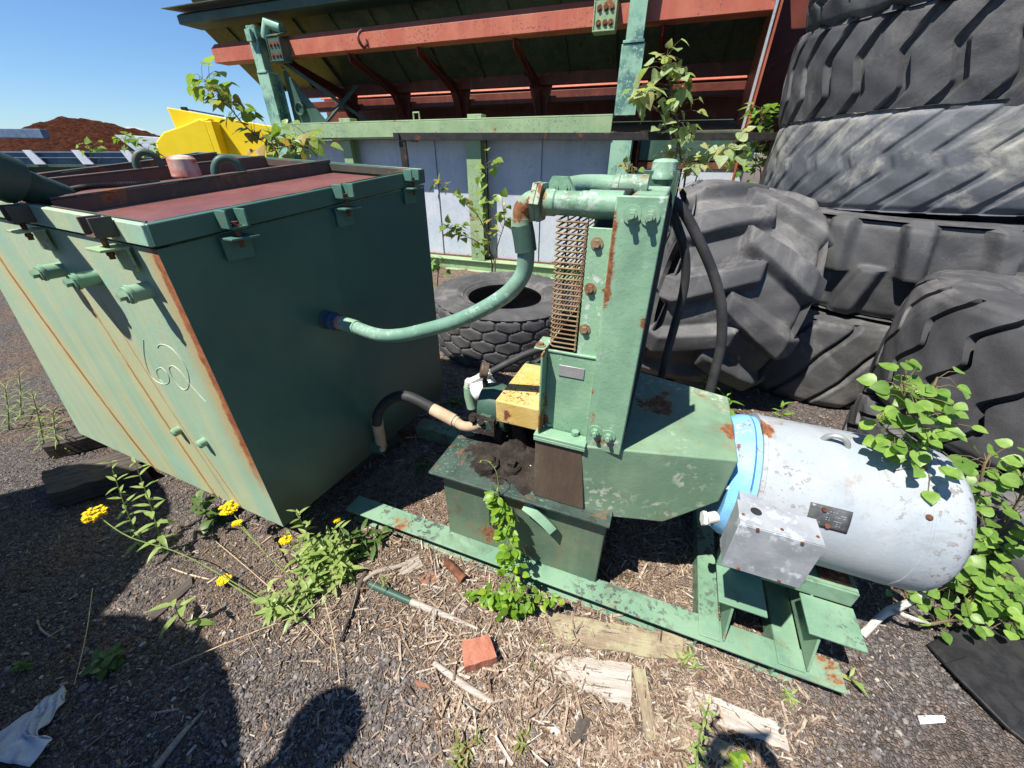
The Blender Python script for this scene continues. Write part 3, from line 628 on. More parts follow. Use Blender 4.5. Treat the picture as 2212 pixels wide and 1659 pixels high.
b = MB(TF); b.lathe([(9 * k, 31 * k), (12 * k, 33 * k), (50 * k, 31 * k), (56 * k, 26 * k), (59 * k, 12 * k), (60 * k, 1 * k)], c, (0, 0, 1), 28)
b.build('breather_cap', M['redcap'], lido)
# clamps
def clamp(face, pu, pl, w=1.0, lab=None):
    kw = dict(fy=0.0) if face == 'L' else dict(fx=0.0)
    a, c = TP(*tsolve(*pu, **kw)), TP(*tsolve(*pl, **kw))
    nrm = np.array([0, -1.0, 0]) if face == 'L' else np.array([1.0, 0, 0]); s = np.array([1.0, 0, 0]) if face == 'L' else np.array([0, 1.0, 0]); u = np.array([0, 0, 1.0])
    a = a + nrm * .012
    b = MB(TF)
    for sg in (-1, 1): b.obox(a + nrm * .026 * w + s * .029 * sg * w, nrm * .026 * w, s * .004, u * .026 * w)
    b.obox(a + nrm * .027 * w - u * .024 * w, nrm * .026 * w, s * .025 * w, u * .004)
    cl = b.build('rim_clamp', M['lidrim'] if face == 'L' else M['frontshade'], tank, bevel=.002)
    b = MB(TF)
    p = a + nrm * .030 * w; q = np.array([p[0], p[1], c[2]])
    b.tube([p - u * .012, q - u * .03], .0075 * w, 10); b.bolt(p - u * .02, u, .010 * w); b.bolt(q - u * .008, -u, .010 * w, False)
    b.build('clamp_bolt', M['rustm'], cl)
    b = MB(TF); b.obox(q + nrm * .0 - nrm * .0 , nrm * .034 * w, s * .045 * w, u * .0035)
    b.obox(q - nrm * .026 - u * .035, nrm * .004, s * .045 * w, u * .033)
    b.build('clamp_plate', M['hopgreen'] if face == 'L' else M['frontshade'], cl, bevel=.0015)
clamp('L', crop(0, 550, 1000, 300, 660), crop(0, 550, 1000, 350, 800)); clamp('L', crop(0, 550, 1000, 1020, 770), crop(0, 550, 1000, 1080, 950))
clamp('L', crop(0, 550, 1000, -420, 560), crop(0, 550, 1000, -420, 690))
clamp('F', crop(0, 550, 1000, 1990, 710), crop(0, 550, 1000, 2060, 870)); clamp('F', (728, 412), (732, 449), .95); clamp('F', (876, 378), (879, 406), .9)
# plugged pipe stubs low and high on the end plate
def stub(px, r, L, plug=True):
    p = TP(*tsolve(*px, fy=0.0)); b = MB(TF)
    prof = [(-.01, r), (L * .62, r), (L * .62, r * 1.12), (L * .72, r * 1.12), (L * .72, r * .95), (L * .8, r * .95)] if plug else [(-.01, r), (L * .8, r), (L, r * .6)]
    b.lathe(prof, p, (0, -1, 0), 18)
    if plug:
        d = np.array([0, -1.0, 0]); b.tube([p + d * L * .8, p + d * L], r * .55, 4)
    b.build('pipe_plug', M['mint'], tank)
for q in ((560, 1165), (860, 1235), (1335, 1345)): stub(crop(0, 550, 1000, *q), .025, .082)
for q in ((1165, 1125), (1330, 1200)): stub(z4(*q), .018, .03, False)
# chalk scrawl
ch = MB(TF)
for st in ([(930, 540), (935, 640), (960, 740), (1000, 800), (1060, 830), (1095, 815), (1090, 770), (1050, 725), (1015, 740), (1030, 790), (1060, 822)],
           [(1020, 595), (1040, 572), (1100, 590), (1160, 650), (1205, 720), (1225, 790), (1220, 850), (1190, 865), (1150, 830), (1110, 770), (1098, 720), (1130, 715), (1180, 760), (1240, 840), (1335, 945)]):
    P = [TP(*tsolve(*z4(*q), fy=0.0)) + np.array([0, -.0004, 0]) for q in st]; ch.tube(P, .0014, 6, smooth=4)
ch.build('chalk_mark', M['chalk'], shell)
# weld-on sockets for the two hoses
pp = TP(*tsolve(704, 690, fx=0.0)); b = MB(TF); b.lathe([(-.005, .040), (.022, .038), (.022, .032), (.05, .032)], pp, (1, 0, 0), 20); b.build('return_socket', M['darkgreen'], tank)
pq = TP(*tsolve(812, 962, fx=0.0)); b = MB(TF); b.lathe([(-.005, .042), (.02, .040), (.02, .034), (.05, .034)], pq, (1, 0, 0), 20); b.build('suction_socket', M['darkgreen'], tank)
# old sight-glass outline plates on the front
for q in ((1530, 1075, .05), ):
    pass
for (u1, v1), (u2, v2) in (((484, 520), (538, 560)), ((715, 458), (750, 492)), ((866, 404), (884, 423))):
    f1, f2 = tsolve(u1, v1, fx=0.0), tsolve(u2, v2, fx=0.0)
    P = [TP(0, a, z) for a, z in ((f1[1], f1[2]), (f2[1], f1[2]), (f2[1], f2[2]), (f1[1], f2[2]))]
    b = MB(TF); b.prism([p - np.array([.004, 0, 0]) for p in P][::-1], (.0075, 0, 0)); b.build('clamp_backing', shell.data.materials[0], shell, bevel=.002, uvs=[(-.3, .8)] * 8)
# corrugated hose and big steel pipe resting on the lid
P = [TP(*tsolve(u, v, fz=.985)) for u, v in ((140, 420), (150, 412), (185, 404), (240, 400), (300, 397), (345, 394))]
pts, _ = spline(P, .01, 26); rr = [.0125 if i % 2 else .0085 for i in range(len(pts))]
tag(MB(TF).tube(pts, rr, 10).build('corrugated_hose', M['blackm']), 'black corrugated hose lying on the maroon tank lid', 'hose')
b = MB(TF); a, c = TP(*tsolve(140, 432, fz=.99)), TP(*tsolve(10, 385, fz=1.06)); d = unit(c - a)
b.tube([a, c], .052, 20); pipe_t = thing('steel_pipe', 'fat dark green steel pipe lying across the tank lid at the left edge', 'pipe', TF, a)
b.build('pipe_body', M['darkgreen'], pipe_t)
b = MB(TF); b.tube([c - d * .02, c + d * .30], .074, 22); b.build('pipe_collar', M['darkgreen'], pipe_t, bevel=.006)
# timbers under the tank
def plank(name, label, cat, pts, th, mat, z=0.0, group=None, bevel=.004, fr=WF, rag=0.012, sub=10):
    P = [np.array(p, float) for p in pts]           # 4 corners, along 0->1 is the length
    dv = P[1] - P[0]; fr = Frame((0, 0, 0), math.atan2(dv[1], dv[0])); P = [fr.l(p) for p in P]
    b = MB(fr); top = []; bot = []
    for i in range(sub + 1):
        t = i / sub
        l, r = P[0] * (1 - t) + P[1] * t, P[3] * (1 - t) + P[2] * t; w = r - l
        l = l + w * rnd.uniform(-1, 1) * rag; r = r + w * rnd.uniform(-1, 1) * rag
        row = [l * (1 - s) + r * s for s in (0, .33, .66, 1)]
        top.append([q + np.array([0, 0, z + th + rnd.uniform(-.06, .06) * th]) for q in row]); bot.append([q + np.array([0, 0, z]) for q in row])
    for e in (0, -1):
        dd = unit(P[1] - P[0]) * np.linalg.norm(P[1] - P[0])
        for k in range(4):
            o = dd * rnd.uniform(-.02, .02); top[e][k] = top[e][k] + o; bot[e][k] = bot[e][k] + o
    n = sub + 1; vs = [q for row in top for q in row] + [q for row in bot for q in row]; o = n * 4; fs = []
    for i in range(sub):
        for k in range(3):
            a = i * 4 + k; fs.append((a, a + 1, a + 5, a + 4)); fs.append((o + a, o + a + 4, o + a + 5, o + a + 1))
        fs.append((i * 4, i * 4 + 4, o + i * 4 + 4, o + i * 4)); fs.append((i * 4 + 3, o + i * 4 + 3, o + i * 4 + 7, i * 4 + 7))
    for k in range(3):
        fs.append((k, o + k, o + k + 1, k + 1)); e = sub * 4 + k; fs.append((e, e + 1, o + e + 1, o + e))
    b.add(vs, fs); ob = b.build(name, mat, smooth=0, bevel=0)
    return tag(ob, label, cat, group)
def gnd(u, v, z=0.0): return WF.at(u, v, z=z)
def quad(c4, z=0.0): return [gnd(u, v, z) * (1, 1, 0) for u, v in c4]
def timber(px, th, lab, grp, mat):        # px: near-left, near-right, far-right, far-left of the top face
    P = [gnd(u, v, th) * (1, 1, 0) for u, v in px]
    return plank('timber_block', lab, 'timber', P, th, mat, 0.0, grp, sub=8)
timber([(104, 1067), (310, 1010), (262, 975), (88, 1018)], .10, 'dark timber under the tank, the near lower one with its sunlit end grain', 'timbers under the tank', M['woodd'])
timber([(88, 968), (250, 930), (210, 905), (118, 925)], .09, 'far dark timber under the tank corner beside the tall green weeds', 'timbers under the tank', M['woodd'])
timber([(690, 1020), (860, 930), (820, 905), (650, 1000)], .14, 'blackened timber in the shade below the dark tank front', 'timbers under the tank', M['woodd'])

# ------------------------------------------------------------------ hopper with posts and wall (frame HF: x along, y away)
hop = thing('feed_hopper', 'big rusty green and salmon steel feed hopper on green posts behind the tank', 'hopper', HF, (-3.2, 5.7, 0))
def hb(name, mat, bevel=.006, parent=hop, **k):
    return lambda mb: mb.build(name, M[mat], parent, bevel=bevel, **k)
def post(x, w, z0, z1, y0=5.52, y1=5.72, mat='hopgreen2', step=None):
    b = MB(HF); t = .014
    b.box(x - w / 2, x + w / 2, y0, y0 + t, z0, z1); b.box(x - t / 2, x + t / 2, y0 + t, y1 - t, z0, z1); b.box(x - w / 2, x + w / 2, y1 - t, y1, z0, z1)
    o = b.build('post', M[mat], hop, bevel=.003); return o
po = post(-.625, .24, 0, 1.78); b = MB(HF); b.box(-.745, -.505, 5.50, 5.534, 1.97, 2.60); b.box(-.635, -.61, 5.534, 5.70, 1.97, 2.60); b.build('post', M['hopgreen2'], hop, bevel=.003)
b = MB(HF); b.box(-.735, -.515, 5.49, 5.72, 2.605, 2.63); b.box(-.71, -.53, 5.50, 5.53, 2.63, 3.8); b.box(-.632, -.608, 5.53, 5.7, 2.63, 3.8); b.build('upper_post', M['hopgreen2'], hop, bevel=.003)
b = MB(HF); b.box(-6.0, -5.79, 5.50, 5.534, 0, 2.60); b.box(-5.9, -5.88, 5.534, 5.70, 0, 2.60); b.box(-6.0, -5.79, 5.70, 5.73, 0, 2.6); b.build('post', M['hopgreen2'], hop, bevel=.003)
b = MB(HF); b.box(-5.985, -5.81, 5.49, 5.72, 2.605, 2.63); b.box(-5.985, -5.83, 5.50, 5.53, 2.63, 3.13); b.box(-5.91, -5.89, 5.53, 5.7, 2.63, 3.13); b.box(-5.96, -5.87, 5.44, 5.49, 2.95, 3.08)
b.tube([(-5.79, 5.62, 3.0), (-5.70, 5.62, 3.16), (-5.5, 5.66, 3.1)], .07, 12); b.build('upper_post', M['hopgreen2'], hop, bevel=.003)
for x in (-2.6, -4.72): post(x, .22 if x > -3 else .16, .16, 1.78, 5.60, 5.78, 'hopgreen')
b = MB(HF); b.box(-5.78, -.755, 5.48, 5.50, 1.79, 1.965); b.box(-5.78, -.755, 5.48, 5.72, 1.966, 1.985); b.box(-5.78, -.755, 5.505, 5.68, 1.772, 1.788)
b.build('cross_beam', M['hopgreen'], hop, bevel=.004)
for x in (-2.53, -4.6): MB(HF).box(x - .1, x + .1, 5.52, 5.68, 1.987, 2.03).build('bracket', M['hopgreen'], hop, bevel=.004)
b = MB(HF); b.tube([(-3.45, 5.55, 1.99), (-3.45, 5.55, 2.07), (-3.36, 5.55, 2.07), (-3.36, 5.55, 1.99)], .012, 8); b.build('lug', M['hopgreen'], hop)
# wall of sheet panels
for i, (a, c) in enumerate(((-4.66, -3.92), (-3.90, -3.36), (-3.30, -2.72), (-2.48, -1.74), (-1.68, -.76))):
    MB(HF).box(a, c, 5.80, 5.815, .14, 1.77).build('wall_sheet', M['wall'], hop, bevel=.002)
for x in (-3.91, -3.33, -1.71, -.80):
    MB(HF).box(x - .045, x + .028, 5.78, 5.797, .16, 1.765).build('wall_stiffener', M['wall'], hop, bevel=.002)
b = MB(HF); b.box(-5.75, -4.68, 5.80, 5.815, .14, 1.77); b.build('wall_sheet', M['wall'], hop, bevel=.002)
b = MB(HF); b.box(-5.9, -.45, 5.56, 5.80, .145, .158); b.box(-5.9, -.45, 5.60, 5.612, .0, .143); b.box(-5.9, -.45, 5.5, 5.59, 0, .012); b.build('sill_beam', M['hopgreen'], hop, bevel=.003)
b = MB(HF); b.box(-5.0, -.8, 5.74, 5.795, .16, .175); b.build('rusty_ledge', M['rustm'], hop)
for a, c in ((-.42, .10), (.12, .80)): MB(HF).box(a, c, 5.80, 5.815, .1, 1.49).build('wall_sheet', M['wall'], hop, bevel=.002)
b = MB(HF); b.box(-.42, .80, 5.785, 5.798, 1.43, 1.50); b.box(-.455, -.43, 5.76, 5.80, .1, 1.75); b.build('rusted_edge', M['rustm'], hop, bevel=.002)
b = MB(HF); b.box(-.42, .85, 5.78, 5.86, 1.52, 1.78); b.build('lower_beam', M['darkgreen'], hop, bevel=.003)
# salmon side beam with sloping upper face
def pr(name, mat, prof, x0, x1, bev=.006):
    return MB(HF).prism([(x0, y, z) for y, z in prof], (x1 - x0, 0, 0)).build(name, M[mat], hop, bevel=bev)
pr('side_beam', 'salmon', [(5.68, 2.80), (5.68, 2.97), (5.76, 3.04), (5.90, 3.04), (5.90, 2.80)], -7.0, .66)
pr('hopper_plate', 'hopdark', [(5.86, 3.405), (5.85, 3.39), (6.90, 2.57), (6.91, 2.585)], -7.40, .78, .0)
pr('top_rail', 'darkgreen', [(5.62, 3.27), (5.62, 3.37), (5.70, 3.41), (5.98, 3.41), (5.98, 3.27)], -7.42, 1.3)
pr('top_plate', 'hopdark', [(5.48, 3.42), (5.48, 3.43), (5.98, 3.48), (5.98, 3.465)], -7.50, 1.3, 0)
pr('upper_plate', 'hopdark', [(5.95, 3.482), (5.97, 3.482), (5.60, 4.15), (5.58, 4.15)], -7.35, 1.3, 0)
pr('lower_rail', 'salmon_dark', [(6.86, 2.455), (6.86, 2.60), (6.95, 2.60), (6.95, 2.455)], -6.8, .72)
pr('lit_ledge', 'salmon', [(7.14, 2.45), (7.14, 2.462), (7.27, 2.57), (7.27, 2.555)], -6.4, .72)
pr('ledge_beam', 'salmon_dark', [(7.07, 2.265), (7.07, 2.415), (7.24, 2.415), (7.24, 2.265)], -6.6, .72)
pr('rear_plate', 'salmon_dark', [(7.9, .2), (7.9, 3.3), (7.93, 3.3), (7.93, .2)], -7.0, .97, 0)
pr('conveyor_trough', 'hopdark', [(5.95, 1.80), (5.95, 1.82), (7.85, 2.06), (7.85, 2.04)], -6.4, .72, 0)
pr('far_plate', 'salmon_dark', [(7.36, 2.61), (7.38, 2.62), (7.85, 3.2), (7.83, 3.2)], -6.6, .72, 0)
for i, x in enumerate(np.arange(-6.9, .7, .66)):
    b = MB(HF); a0, a1 = np.array([x, 5.90, 3.35]), np.array([x, 6.86, 2.585]); b.beam(a0, a1, .012, .05, (0, .62, .78)); b.build('plate_seam', M['hopdark'], hop)
for x in (-5.65, -4.56, -3.45, -2.1, -.37):
    b = MB(HF); b.prism([(x, 5.80, 2.80), (x, 6.90, 2.54), (x, 7.22, 2.05), (x, 7.08, 2.0), (x, 6.78, 2.42), (x, 5.80, 2.70)], (.016, 0, 0))
    b.beam((x + .008, 5.84, 2.78), (x + .008, 6.78, 2.42), .09, .012, (0, .5, .85)); b.beam((x + .008, 6.78, 2.42), (x + .008, 7.06, 2.0), .09, .012, (0, .8, .6))
    b.prism([(x - .17, 7.0, 2.48), (x + .20, 7.0, 2.48), (x + .06, 7.05, 2.02), (x - .05, 7.05, 2.02)], (0, .012, 0))
    b.build('rib', M['salmon_dark'], hop)
for x in (-5.55, -.95):
    b = MB(HF); b.box(x - .13, x + .11, 5.50, 5.66, 2.72, 2.735); b.box(x - .13, x - .115, 5.50, 5.66, 2.735, 2.98); b.box(x + .095, x + .11, 5.50, 5.66, 2.735, 2.98); b.prism([(x - .12, 5.50, 2.99), (x + .1, 5.50, 2.99), (x + .1, 5.70, 3.06), (x - .12, 5.70, 3.06)], (0, 0, .012))
    b.box(x - .114, x + .094, 5.51, 5.525, 2.736, 2.98); br = b.build('bolted_bracket', M['darkgreen' if x < -2 else 'hopgreen'], hop, bevel=.003)
    for dx in (-.07, 0, .06):
        for dz in (2.79, 2.91): MB(HF).bolt((x + dx, 5.51, dz), (0, -1, 0), .017).build('bracket_bolt', M['rustm'], br)
b = MB(HF); b.tube([(-4.15, 5.64, 2.98), (-4.17, 5.58, 2.93), (-4.16, 5.56, 2.86), (-4.13, 5.60, 2.80), (-4.11, 5.65, 2.84)], .018, 8, smooth=4); b.build('hook', M['salmon_dark'], hop)
b = MB(HF); b.beam((-5.70, 5.75, 2.75), (-4.6, 6.5, 1.85), .10, .05); b.beam((-5.2, 5.8, 2.0), (-4.9, 6.3, 2.5), .16, .03); b.prism([(-5.75, 5.74, 1.99), (-5.1, 5.74, 1.99), (-5.75, 5.74, 2.72)], (0, .014, 0)); b.lathe([(0, .085), (.05, .085), (.05, .07), (.02, .065)], (-5.55, 5.735, 2.18), (0, -1, 0), 18)
b.build('corner_brace', M['darkgreen'], hop, bevel=.003)
b = MB(HF); b.prism([(.70, 5.55, 3.6), (.70, 6.7, 3.3), (.69, 6.9, 1.2), (.69, 5.80, 1.2)], (.02, 0, 0)); b.build('end_plate', M['salmon'], hop)
MB(HF).box(.74, 2.6, 6.3, 6.33, 1.6, 4.3).build('end_wall', M['salmon_dark'], hop); b = MB(HF); b.beam((.67, 5.56, 3.55), (.665, 5.79, 1.82), .02, .05, (0, 1, .1)); b.build('end_flange', M['wall'], hop)

# square tube frame in front of the wall
fy = 4.4
fro = thing('tube_frame', 'dark square-tube steel rack frame standing in front of the blue-grey wall', 'frame', WF, (.7, fy, 0))
def tube_sq(b, p, q, w): b.beam(p, q, w, w, (0, 1, 0) if abs(q[2] - p[2]) > .5 else (0, 0, 1))
b = MB(); tube_sq(b, (-1.07, fy, 1.735), (2.56, fy, 1.735), .062); b.build('rail', M['dirtyframe'], fro, bevel=.003)
for x in (-1.06, 2.56): b = MB(); tube_sq(b, (x, fy + .005, 0), (x, fy + .005, 1.70), .062); b.build('leg', M['dirtyframe'], fro, bevel=.003)
for x in (-1.105, 2.57):
    b = MB(); b.box(x - .03, x + .03, fy - .03, fy + .9, 1.772, 1.80) if False else b.beam((x, fy - .045, 1.735), (x, fy + .85, 1.735), .055, .06); b.build('side_rail', M['dirtyframe'], fro, bevel=.003)
# ------------------------------------------------------------------ hydraulic power unit (frame PF: x along the skid, y away)
hpu = thing('hydraulic_power_unit', 'green skid-mounted hydraulic power unit with upright cooler and white motor', 'pump unit', PF, (-.1, 1.28, 0))
sk = MB(PF)
for y0, y1, wy, x0, x1 in ((.910, 1.008, 1.0, -1.24, .808), (1.60, 1.70, 1.604, -1.30, .74)):
    sk.box(x0, x1, y0, y1, .092, .100); sk.box(x0, x1, y0 + .022, y1, .002, .010); sk.box(x0, x1, wy, wy + .008, .0105, .0915)
sko = sk.build('skid_rail', M['skid'], hpu, bevel=.002)
b = MB(PF)
for x0, x1 in ((.362, .432), (.612, .690)):
    b.box(x0, x1, .925, 1.60, .1035, .109); b.box(x0, x0 + .007, .93, 1.60, .012, .1025)
b.build('cross_member', M['skid'], hpu, bevel=.002)
# motor stand
b = MB(PF)
b.box(.388, .538, .965, 1.115, .262, .270); b.box(.655, .812, .960, 1.105, .262, .270)
b.box(.388, .812, 1.115, 1.124, .262, .330); b.box(.388, .812, 1.125, 1.42, .323, .331)
b.build('motor_stand', M['skid'], hpu, bevel=.002)
for x in (.437, .694):
    MB(PF).prism([(x, .930, .110), (x, .985, .261), (x, 1.30, .261), (x, 1.30, .110)], (.008, 0, 0)).build('gusset', M['skid'], hpu, bevel=.001)
# reservoir with its lid
rb = MB(PF); rb.box(-.70, -.025, .985, 1.60, .103, .488); res = rb.build('reservoir', M['skid_dirty'], hpu, bevel=.004)
rl = MB(PF); rl.box(-.735, -.012, .940, 1.62, .490, .500); rlo = rl.build('reservoir_lid', M['oilgreen'], hpu, bevel=.002)
b = MB(PF); b.box(-.485, -.425, .968, .982, .26, .46); b.box(-.478, -.432, .958, .967, .30, .43); b.bolt((-.455, .968, .275), (0, -1, 0), .011); b.bolt((-.455, .968, .445), (0, -1, 0), .011)
b.build('sight_gauge', M['oilmud'], res, bevel=.003)
b = MB(PF); q0, q1 = PF.at(1150, 1105, y=.965), PF.at(1190, 1122, y=.965)
b.tube([(-.33, .972, .44), (-.29, .962, .43), (-.245, .958, .40), (-.215, .958, .37)], .024, 4, smooth=3); b.build('label_plate', M['mint'], res)
gx_ = np.linspace(-.70, -.16, 60); gy_ = np.linspace(.955, 1.58, 66); GX, GY = np.meshgrid(gx_, gy_)
hn = lambda f, p: np.sin(GX * f + p) * np.sin(GY * f * 1.13 + p * 2.1)
hh = .052 * np.exp(-(((GX + .42) / .19) ** 2 + ((GY - 1.30) / .20) ** 2)) + .018 * np.exp(-(((GX + .25) / .14) ** 2 + ((GY - 1.12) / .12) ** 2)) + .016 * np.exp(-(((GX + .47) / .10) ** 2 + ((GY - 1.07) / .05) ** 2))
hh = hh + (.004 * hn(43, .3) + .004 * hn(71, 1.9) + .003 * rng.normal(0, 1, GX.shape)) * np.clip(hh / .012, 0, 1) - .0065
b = MB(PF); b.grid(np.stack([GX, GY, .500 + hh], -1)); b.build('oily_dirt', M['oilmud'], rlo, smooth=60)
p = PF.at(1052, 1004, z=.515); b = MB(PF); b.lathe([(-.02, .055), (.018, .052), (.024, .038), (.036, .034), (.040, .01)], p, (0, 0, 1), 8); b.build('filler_plug', M['oilmud'], rlo, bevel=.004)
p = PF.at(1106, 1014, z=.512); b = MB(PF); b.lathe([(-.02, .038), (.020, .036), (.020, .030), (.024, .03)], p, (0, 0, 1), 20); b.box(p[0] - .016, p[0] + .016, p[1] - .016, p[1] + .016, p[2] + .020, p[2] + .044); b.build('square_plug', M['oilmud'], rlo, bevel=.003)
# hood between reservoir and motor
f0, f1 = np.array([-.142, .980]), np.array([.322, 1.090])
def hf(x): t = (x - f0[0]) / (f1[0] - f0[0]); return f0[1] * (1 - t) + f1[1] * t
cy_ = 1.285
hd = MB(PF); zt_ = .785
fr_ = [(-.142, .502), (-.06, .470), (.16, .474), (.218, .522), (.313, .605), (.322, .775), (.322, .786), (-.142, .786)]
n_ = len(fr_); vs = [(x, hf(x), z) for x, z in fr_] + [(x, 2 * cy_ - hf(x), z) for x, z in fr_]
hd.add(vs, [tuple(range(n_)), tuple(range(2 * n_ - 1, n_ - 1, -1))] + [(i, n_ + i, n_ + (i + 1) % n_, (i + 1) % n_) for i in range(n_)])
hdo = hd.build('hood', M['hood'], hpu, bevel=.006)
b = MB(PF); b.hexa([(-.302, .978, .502), (-.0965, .978, .502), (-.0965, .99, .502), (-.302, 1.6, .502), (-.302, .978, .786), (-.145, .978, .786), (-.145, .99, .786), (-.302, 1.6, .786)]) if False else b.hexa([(-.302, .978, .5025), (-.110, .978, .5025), (-.1435, 1.58, .5025), (-.302, 1.58, .5025), (-.302, .978, .782), (-.1445, .978, .782), (-.1445, 1.58, .782), (-.302, 1.58, .782)])
b.build('grimy_panel', M['grime'], hdo, bevel=.003)
b = MB(PF); b.box(-.306, -.132, .968, 1.02, .7865, .797); b.box(-.306, -.132, .968, .976, .772, .7855); ba = b.build('base_angle', M['mint'], hdo, bevel=.002)
for q in ((1185, 918), (1242, 938)):
    p = PF.at(*q, z=.80); MB(PF).bolt((p[0], p[1], .797), (0, 0, 1), .013, False).build('hex_bolt', M['mint'], hdo)
# oil cooler
co_ = MB(PF); co_.box(-.130, -.030, 1.045, 1.60, .79, 1.455)
for z in np.arange(.81, 1.45, .016): co_.box(-.0295, -.024, 1.05, 1.595, z, z + .007); co_.box(-.136, -.1305, 1.05, 1.595, z, z + .007)
cool = co_.build('oil_cooler', M['blackm'], hpu)
b = MB(PF); b.box(-.137, -.024, .995, 1.003, .772, 1.517); b.box(-.137, -.130, 1.0035, 1.045, .772, 1.500); b.box(-.031, -.024, 1.0035, 1.045, .772, 1.517)
b.build('front_channel', M['mint_rusty'], cool, bevel=.003)
b = MB(PF); b.box(-.137, -.018, 1.603, 1.611, .79, 1.548); b.box(-.025, -.018, 1.045, 1.602, .79, .83); b.box(-.025, -.018, 1.545, 1.602, .831, 1.545); b.build('rear_channel', M['darkgreen'], cool, bevel=.002)
b = MB(PF); b.box(-.129, -.036, 1.006, 1.60, 1.457, 1.500); b.build('header_tank', M['mint_chip'], cool, bevel=.006)
b = MB(PF); b.box(-.128, -.032, 1.046, 1.60, .786, .80); b.build('lower_tank', M['darkgreen'], cool)
p = PF.at(1429, 400, z=1.501); b = MB(PF); b.lathe([(-.003, .038), (.024, .036), (.026, .036)], p, (0, 0, 1), 24); b.build('filler_neck', M['darkgreen'], cool)
b = MB(PF); b.lathe([(.020, .046), (.030, .047), (.036, .044), (.072, .043), (.079, .036), (.082, .02), (.083, .002)], p, (0, 0, 1), 28); b.build('filler_cap', M['mint_chip'], cool)
b = MB(PF); b.box(-.200, -.1375, 1.030, 1.036, 1.085, 1.440); b.box(-.200, -.194, 1.0365, 1.06, 1.085, 1.440); b.build('side_panel', M['mint_rusty'], cool, bevel=.002)
b = MB(PF); b.box(-.288, -.1375, 1.026, 1.032, .788, 1.080); b.box(-.288, -.1375, 1.022, 1.031, 1.0805, 1.087); b.box(-.2945, -.2885, .975, 1.12, .796, 1.092); b.box(-.325, -.289, 1.0, 1.09, 1.093, 1.098)
shr = b.build('fan_shroud', M['mint_rusty'], cool, bevel=.0015)
b = MB(PF); b.box(-.2945, -.2885, 1.121, 1.58, .80, 1.092); b.box(-.2885, -.14, 1.575, 1.58, .80, 1.45); b.build('shroud_side', M['mint'], cool, bevel=.0015)
a0, a1 = PF.at(*crop(2000, 1150, 800, 655, 850), y=1.025), PF.at(*crop(2000, 1150, 800, 925, 1020), y=1.025)
b = MB(PF); b.box(a0[0], a1[0], 1.0225, 1.0255, a1[2], a0[2]); b.build('nameplate', M['steel'], cool, bevel=.001)
for q in (crop(2000, 600, 800, 1460, 720), crop(2000, 600, 800, 1660, 740), crop(2000, 1150, 800, 1050, 1605), crop(2000, 1150, 800, 1195, 1660)):
    MB(PF).bolt(PF.at(*q, y=.985) * (1, 0, 1) + np.array([0, .995, 0]), (0, -1, 0), .0125, True, .012).build('channel_bolt', M['mint'], cool)
for q in (crop(2000, 600, 800, 1065, 1040), crop(2000, 600, 800, 990, 1545), crop(2000, 1150, 800, 930, 475)):
    MB(PF).bolt(PF.at(*q, y=1.02) * (1, 0, 1) + np.array([0, 1.030, 0]), (0, -1, 0), .0095).build('rusty_bolt', M['rusty_wire'], cool)
MB(PF).bolt((-.31, 1.02, 1.098), (0, 0, 1), .009).build('rusty_bolt', M['rusty_wire'], cool)
# wire guard
b = MB(PF)
for i in range(25):
    z = 1.100 + i * .0146; x0 = -.203; x1 = -.285
    b.tube([(x0, 1.026, z), (x1 + .012, 1.026, z), (x1, 1.036, z), (x1, 1.30, z), (x1, 1.575, z)], .0027, 6)
for yy in (1.15, 1.30, 1.45, 1.57): b.tube([(-.2845, yy, 1.10), (-.2845, yy, 1.45)], .0024, 6)
b.tube([(-.206, 1.0265, 1.095), (-.206, 1.0265, 1.452)], .0028, 6)
b.build('wire_guard', M['rusty_wire'], cool)
b = MB(PF); b.lathe([(0, .27), (.06, .27), (.06, .262), (.002, .262)], (-.198, 1.31, 1.24), (1, 0, 0), 40); b.lathe([(0, .03), (.03, .03)], (-.20, 1.30, 1.20), (1, 0, 0), 16)
for k in range(6):
    a = k * math.pi / 3; d = np.array([0, math.cos(a), math.sin(a)]); b.beam(np.array([-.185, 1.30, 1.20]) + d * .03, np.array([-.18, 1.30, 1.20]) + d * .22, .004, .07, (.5, -d[2], d[1]))
b.build('fan', M['blackm'], cool)
# cooler pipes
b = MB(PF); z1 = 1.487
b.tube([(-.13, 1.08, z1), (-.215, 1.08, z1)], .034, 24); b.tube([(-.216, 1.08, z1), (-.232, 1.08, z1), (-.236, 1.08, z1), (-.300, 1.08, z1), (-.304, 1.08, z1), (-.335, 1.08, z1)], [.0315, .0315, .030, .030, .033, .033], 24)
b.lathe([(0, .053), (.010, .053), (.0101, .05), (.014, .05), (.0141, .053), (.026, .053)], (-.336, 1.08, z1), (-1, 0, .06), 6)
ex = PF.at(1127, 474, y=1.08); ez = PF.at(1136, 542, y=1.083)
b.tube([(-.360, 1.08, z1), (-.375, 1.08, z1 - .002), (ex[0] + .004, 1.08, z1 - .020), ex], [.028, .028, .027, .026], 20, smooth=4)
b.tube([ex + (0, 0, .004), ex - (0, 0, .016)], .030, 20)
b.build('inlet_pipe', M['mint_chip'], cool)
b = MB(PF); b.tube([(-.10, 1.40, 1.508), (-.185, 1.40, 1.508)], .036, 22); b.tube([(-.186, 1.40, 1.508), (-.19, 1.40, 1.508), (-.20, 1.40, 1.508)], [.038, .038, .036], 22)
b.tube([(-.195, 1.40, 1.508), (-.245, 1.395, 1.508), (-.295, 1.365, 1.508), (-.325, 1.31, 1.505), (-.335, 1.25, 1.500)], [.031, .034, .034, .033, .031], 22, smooth=4)
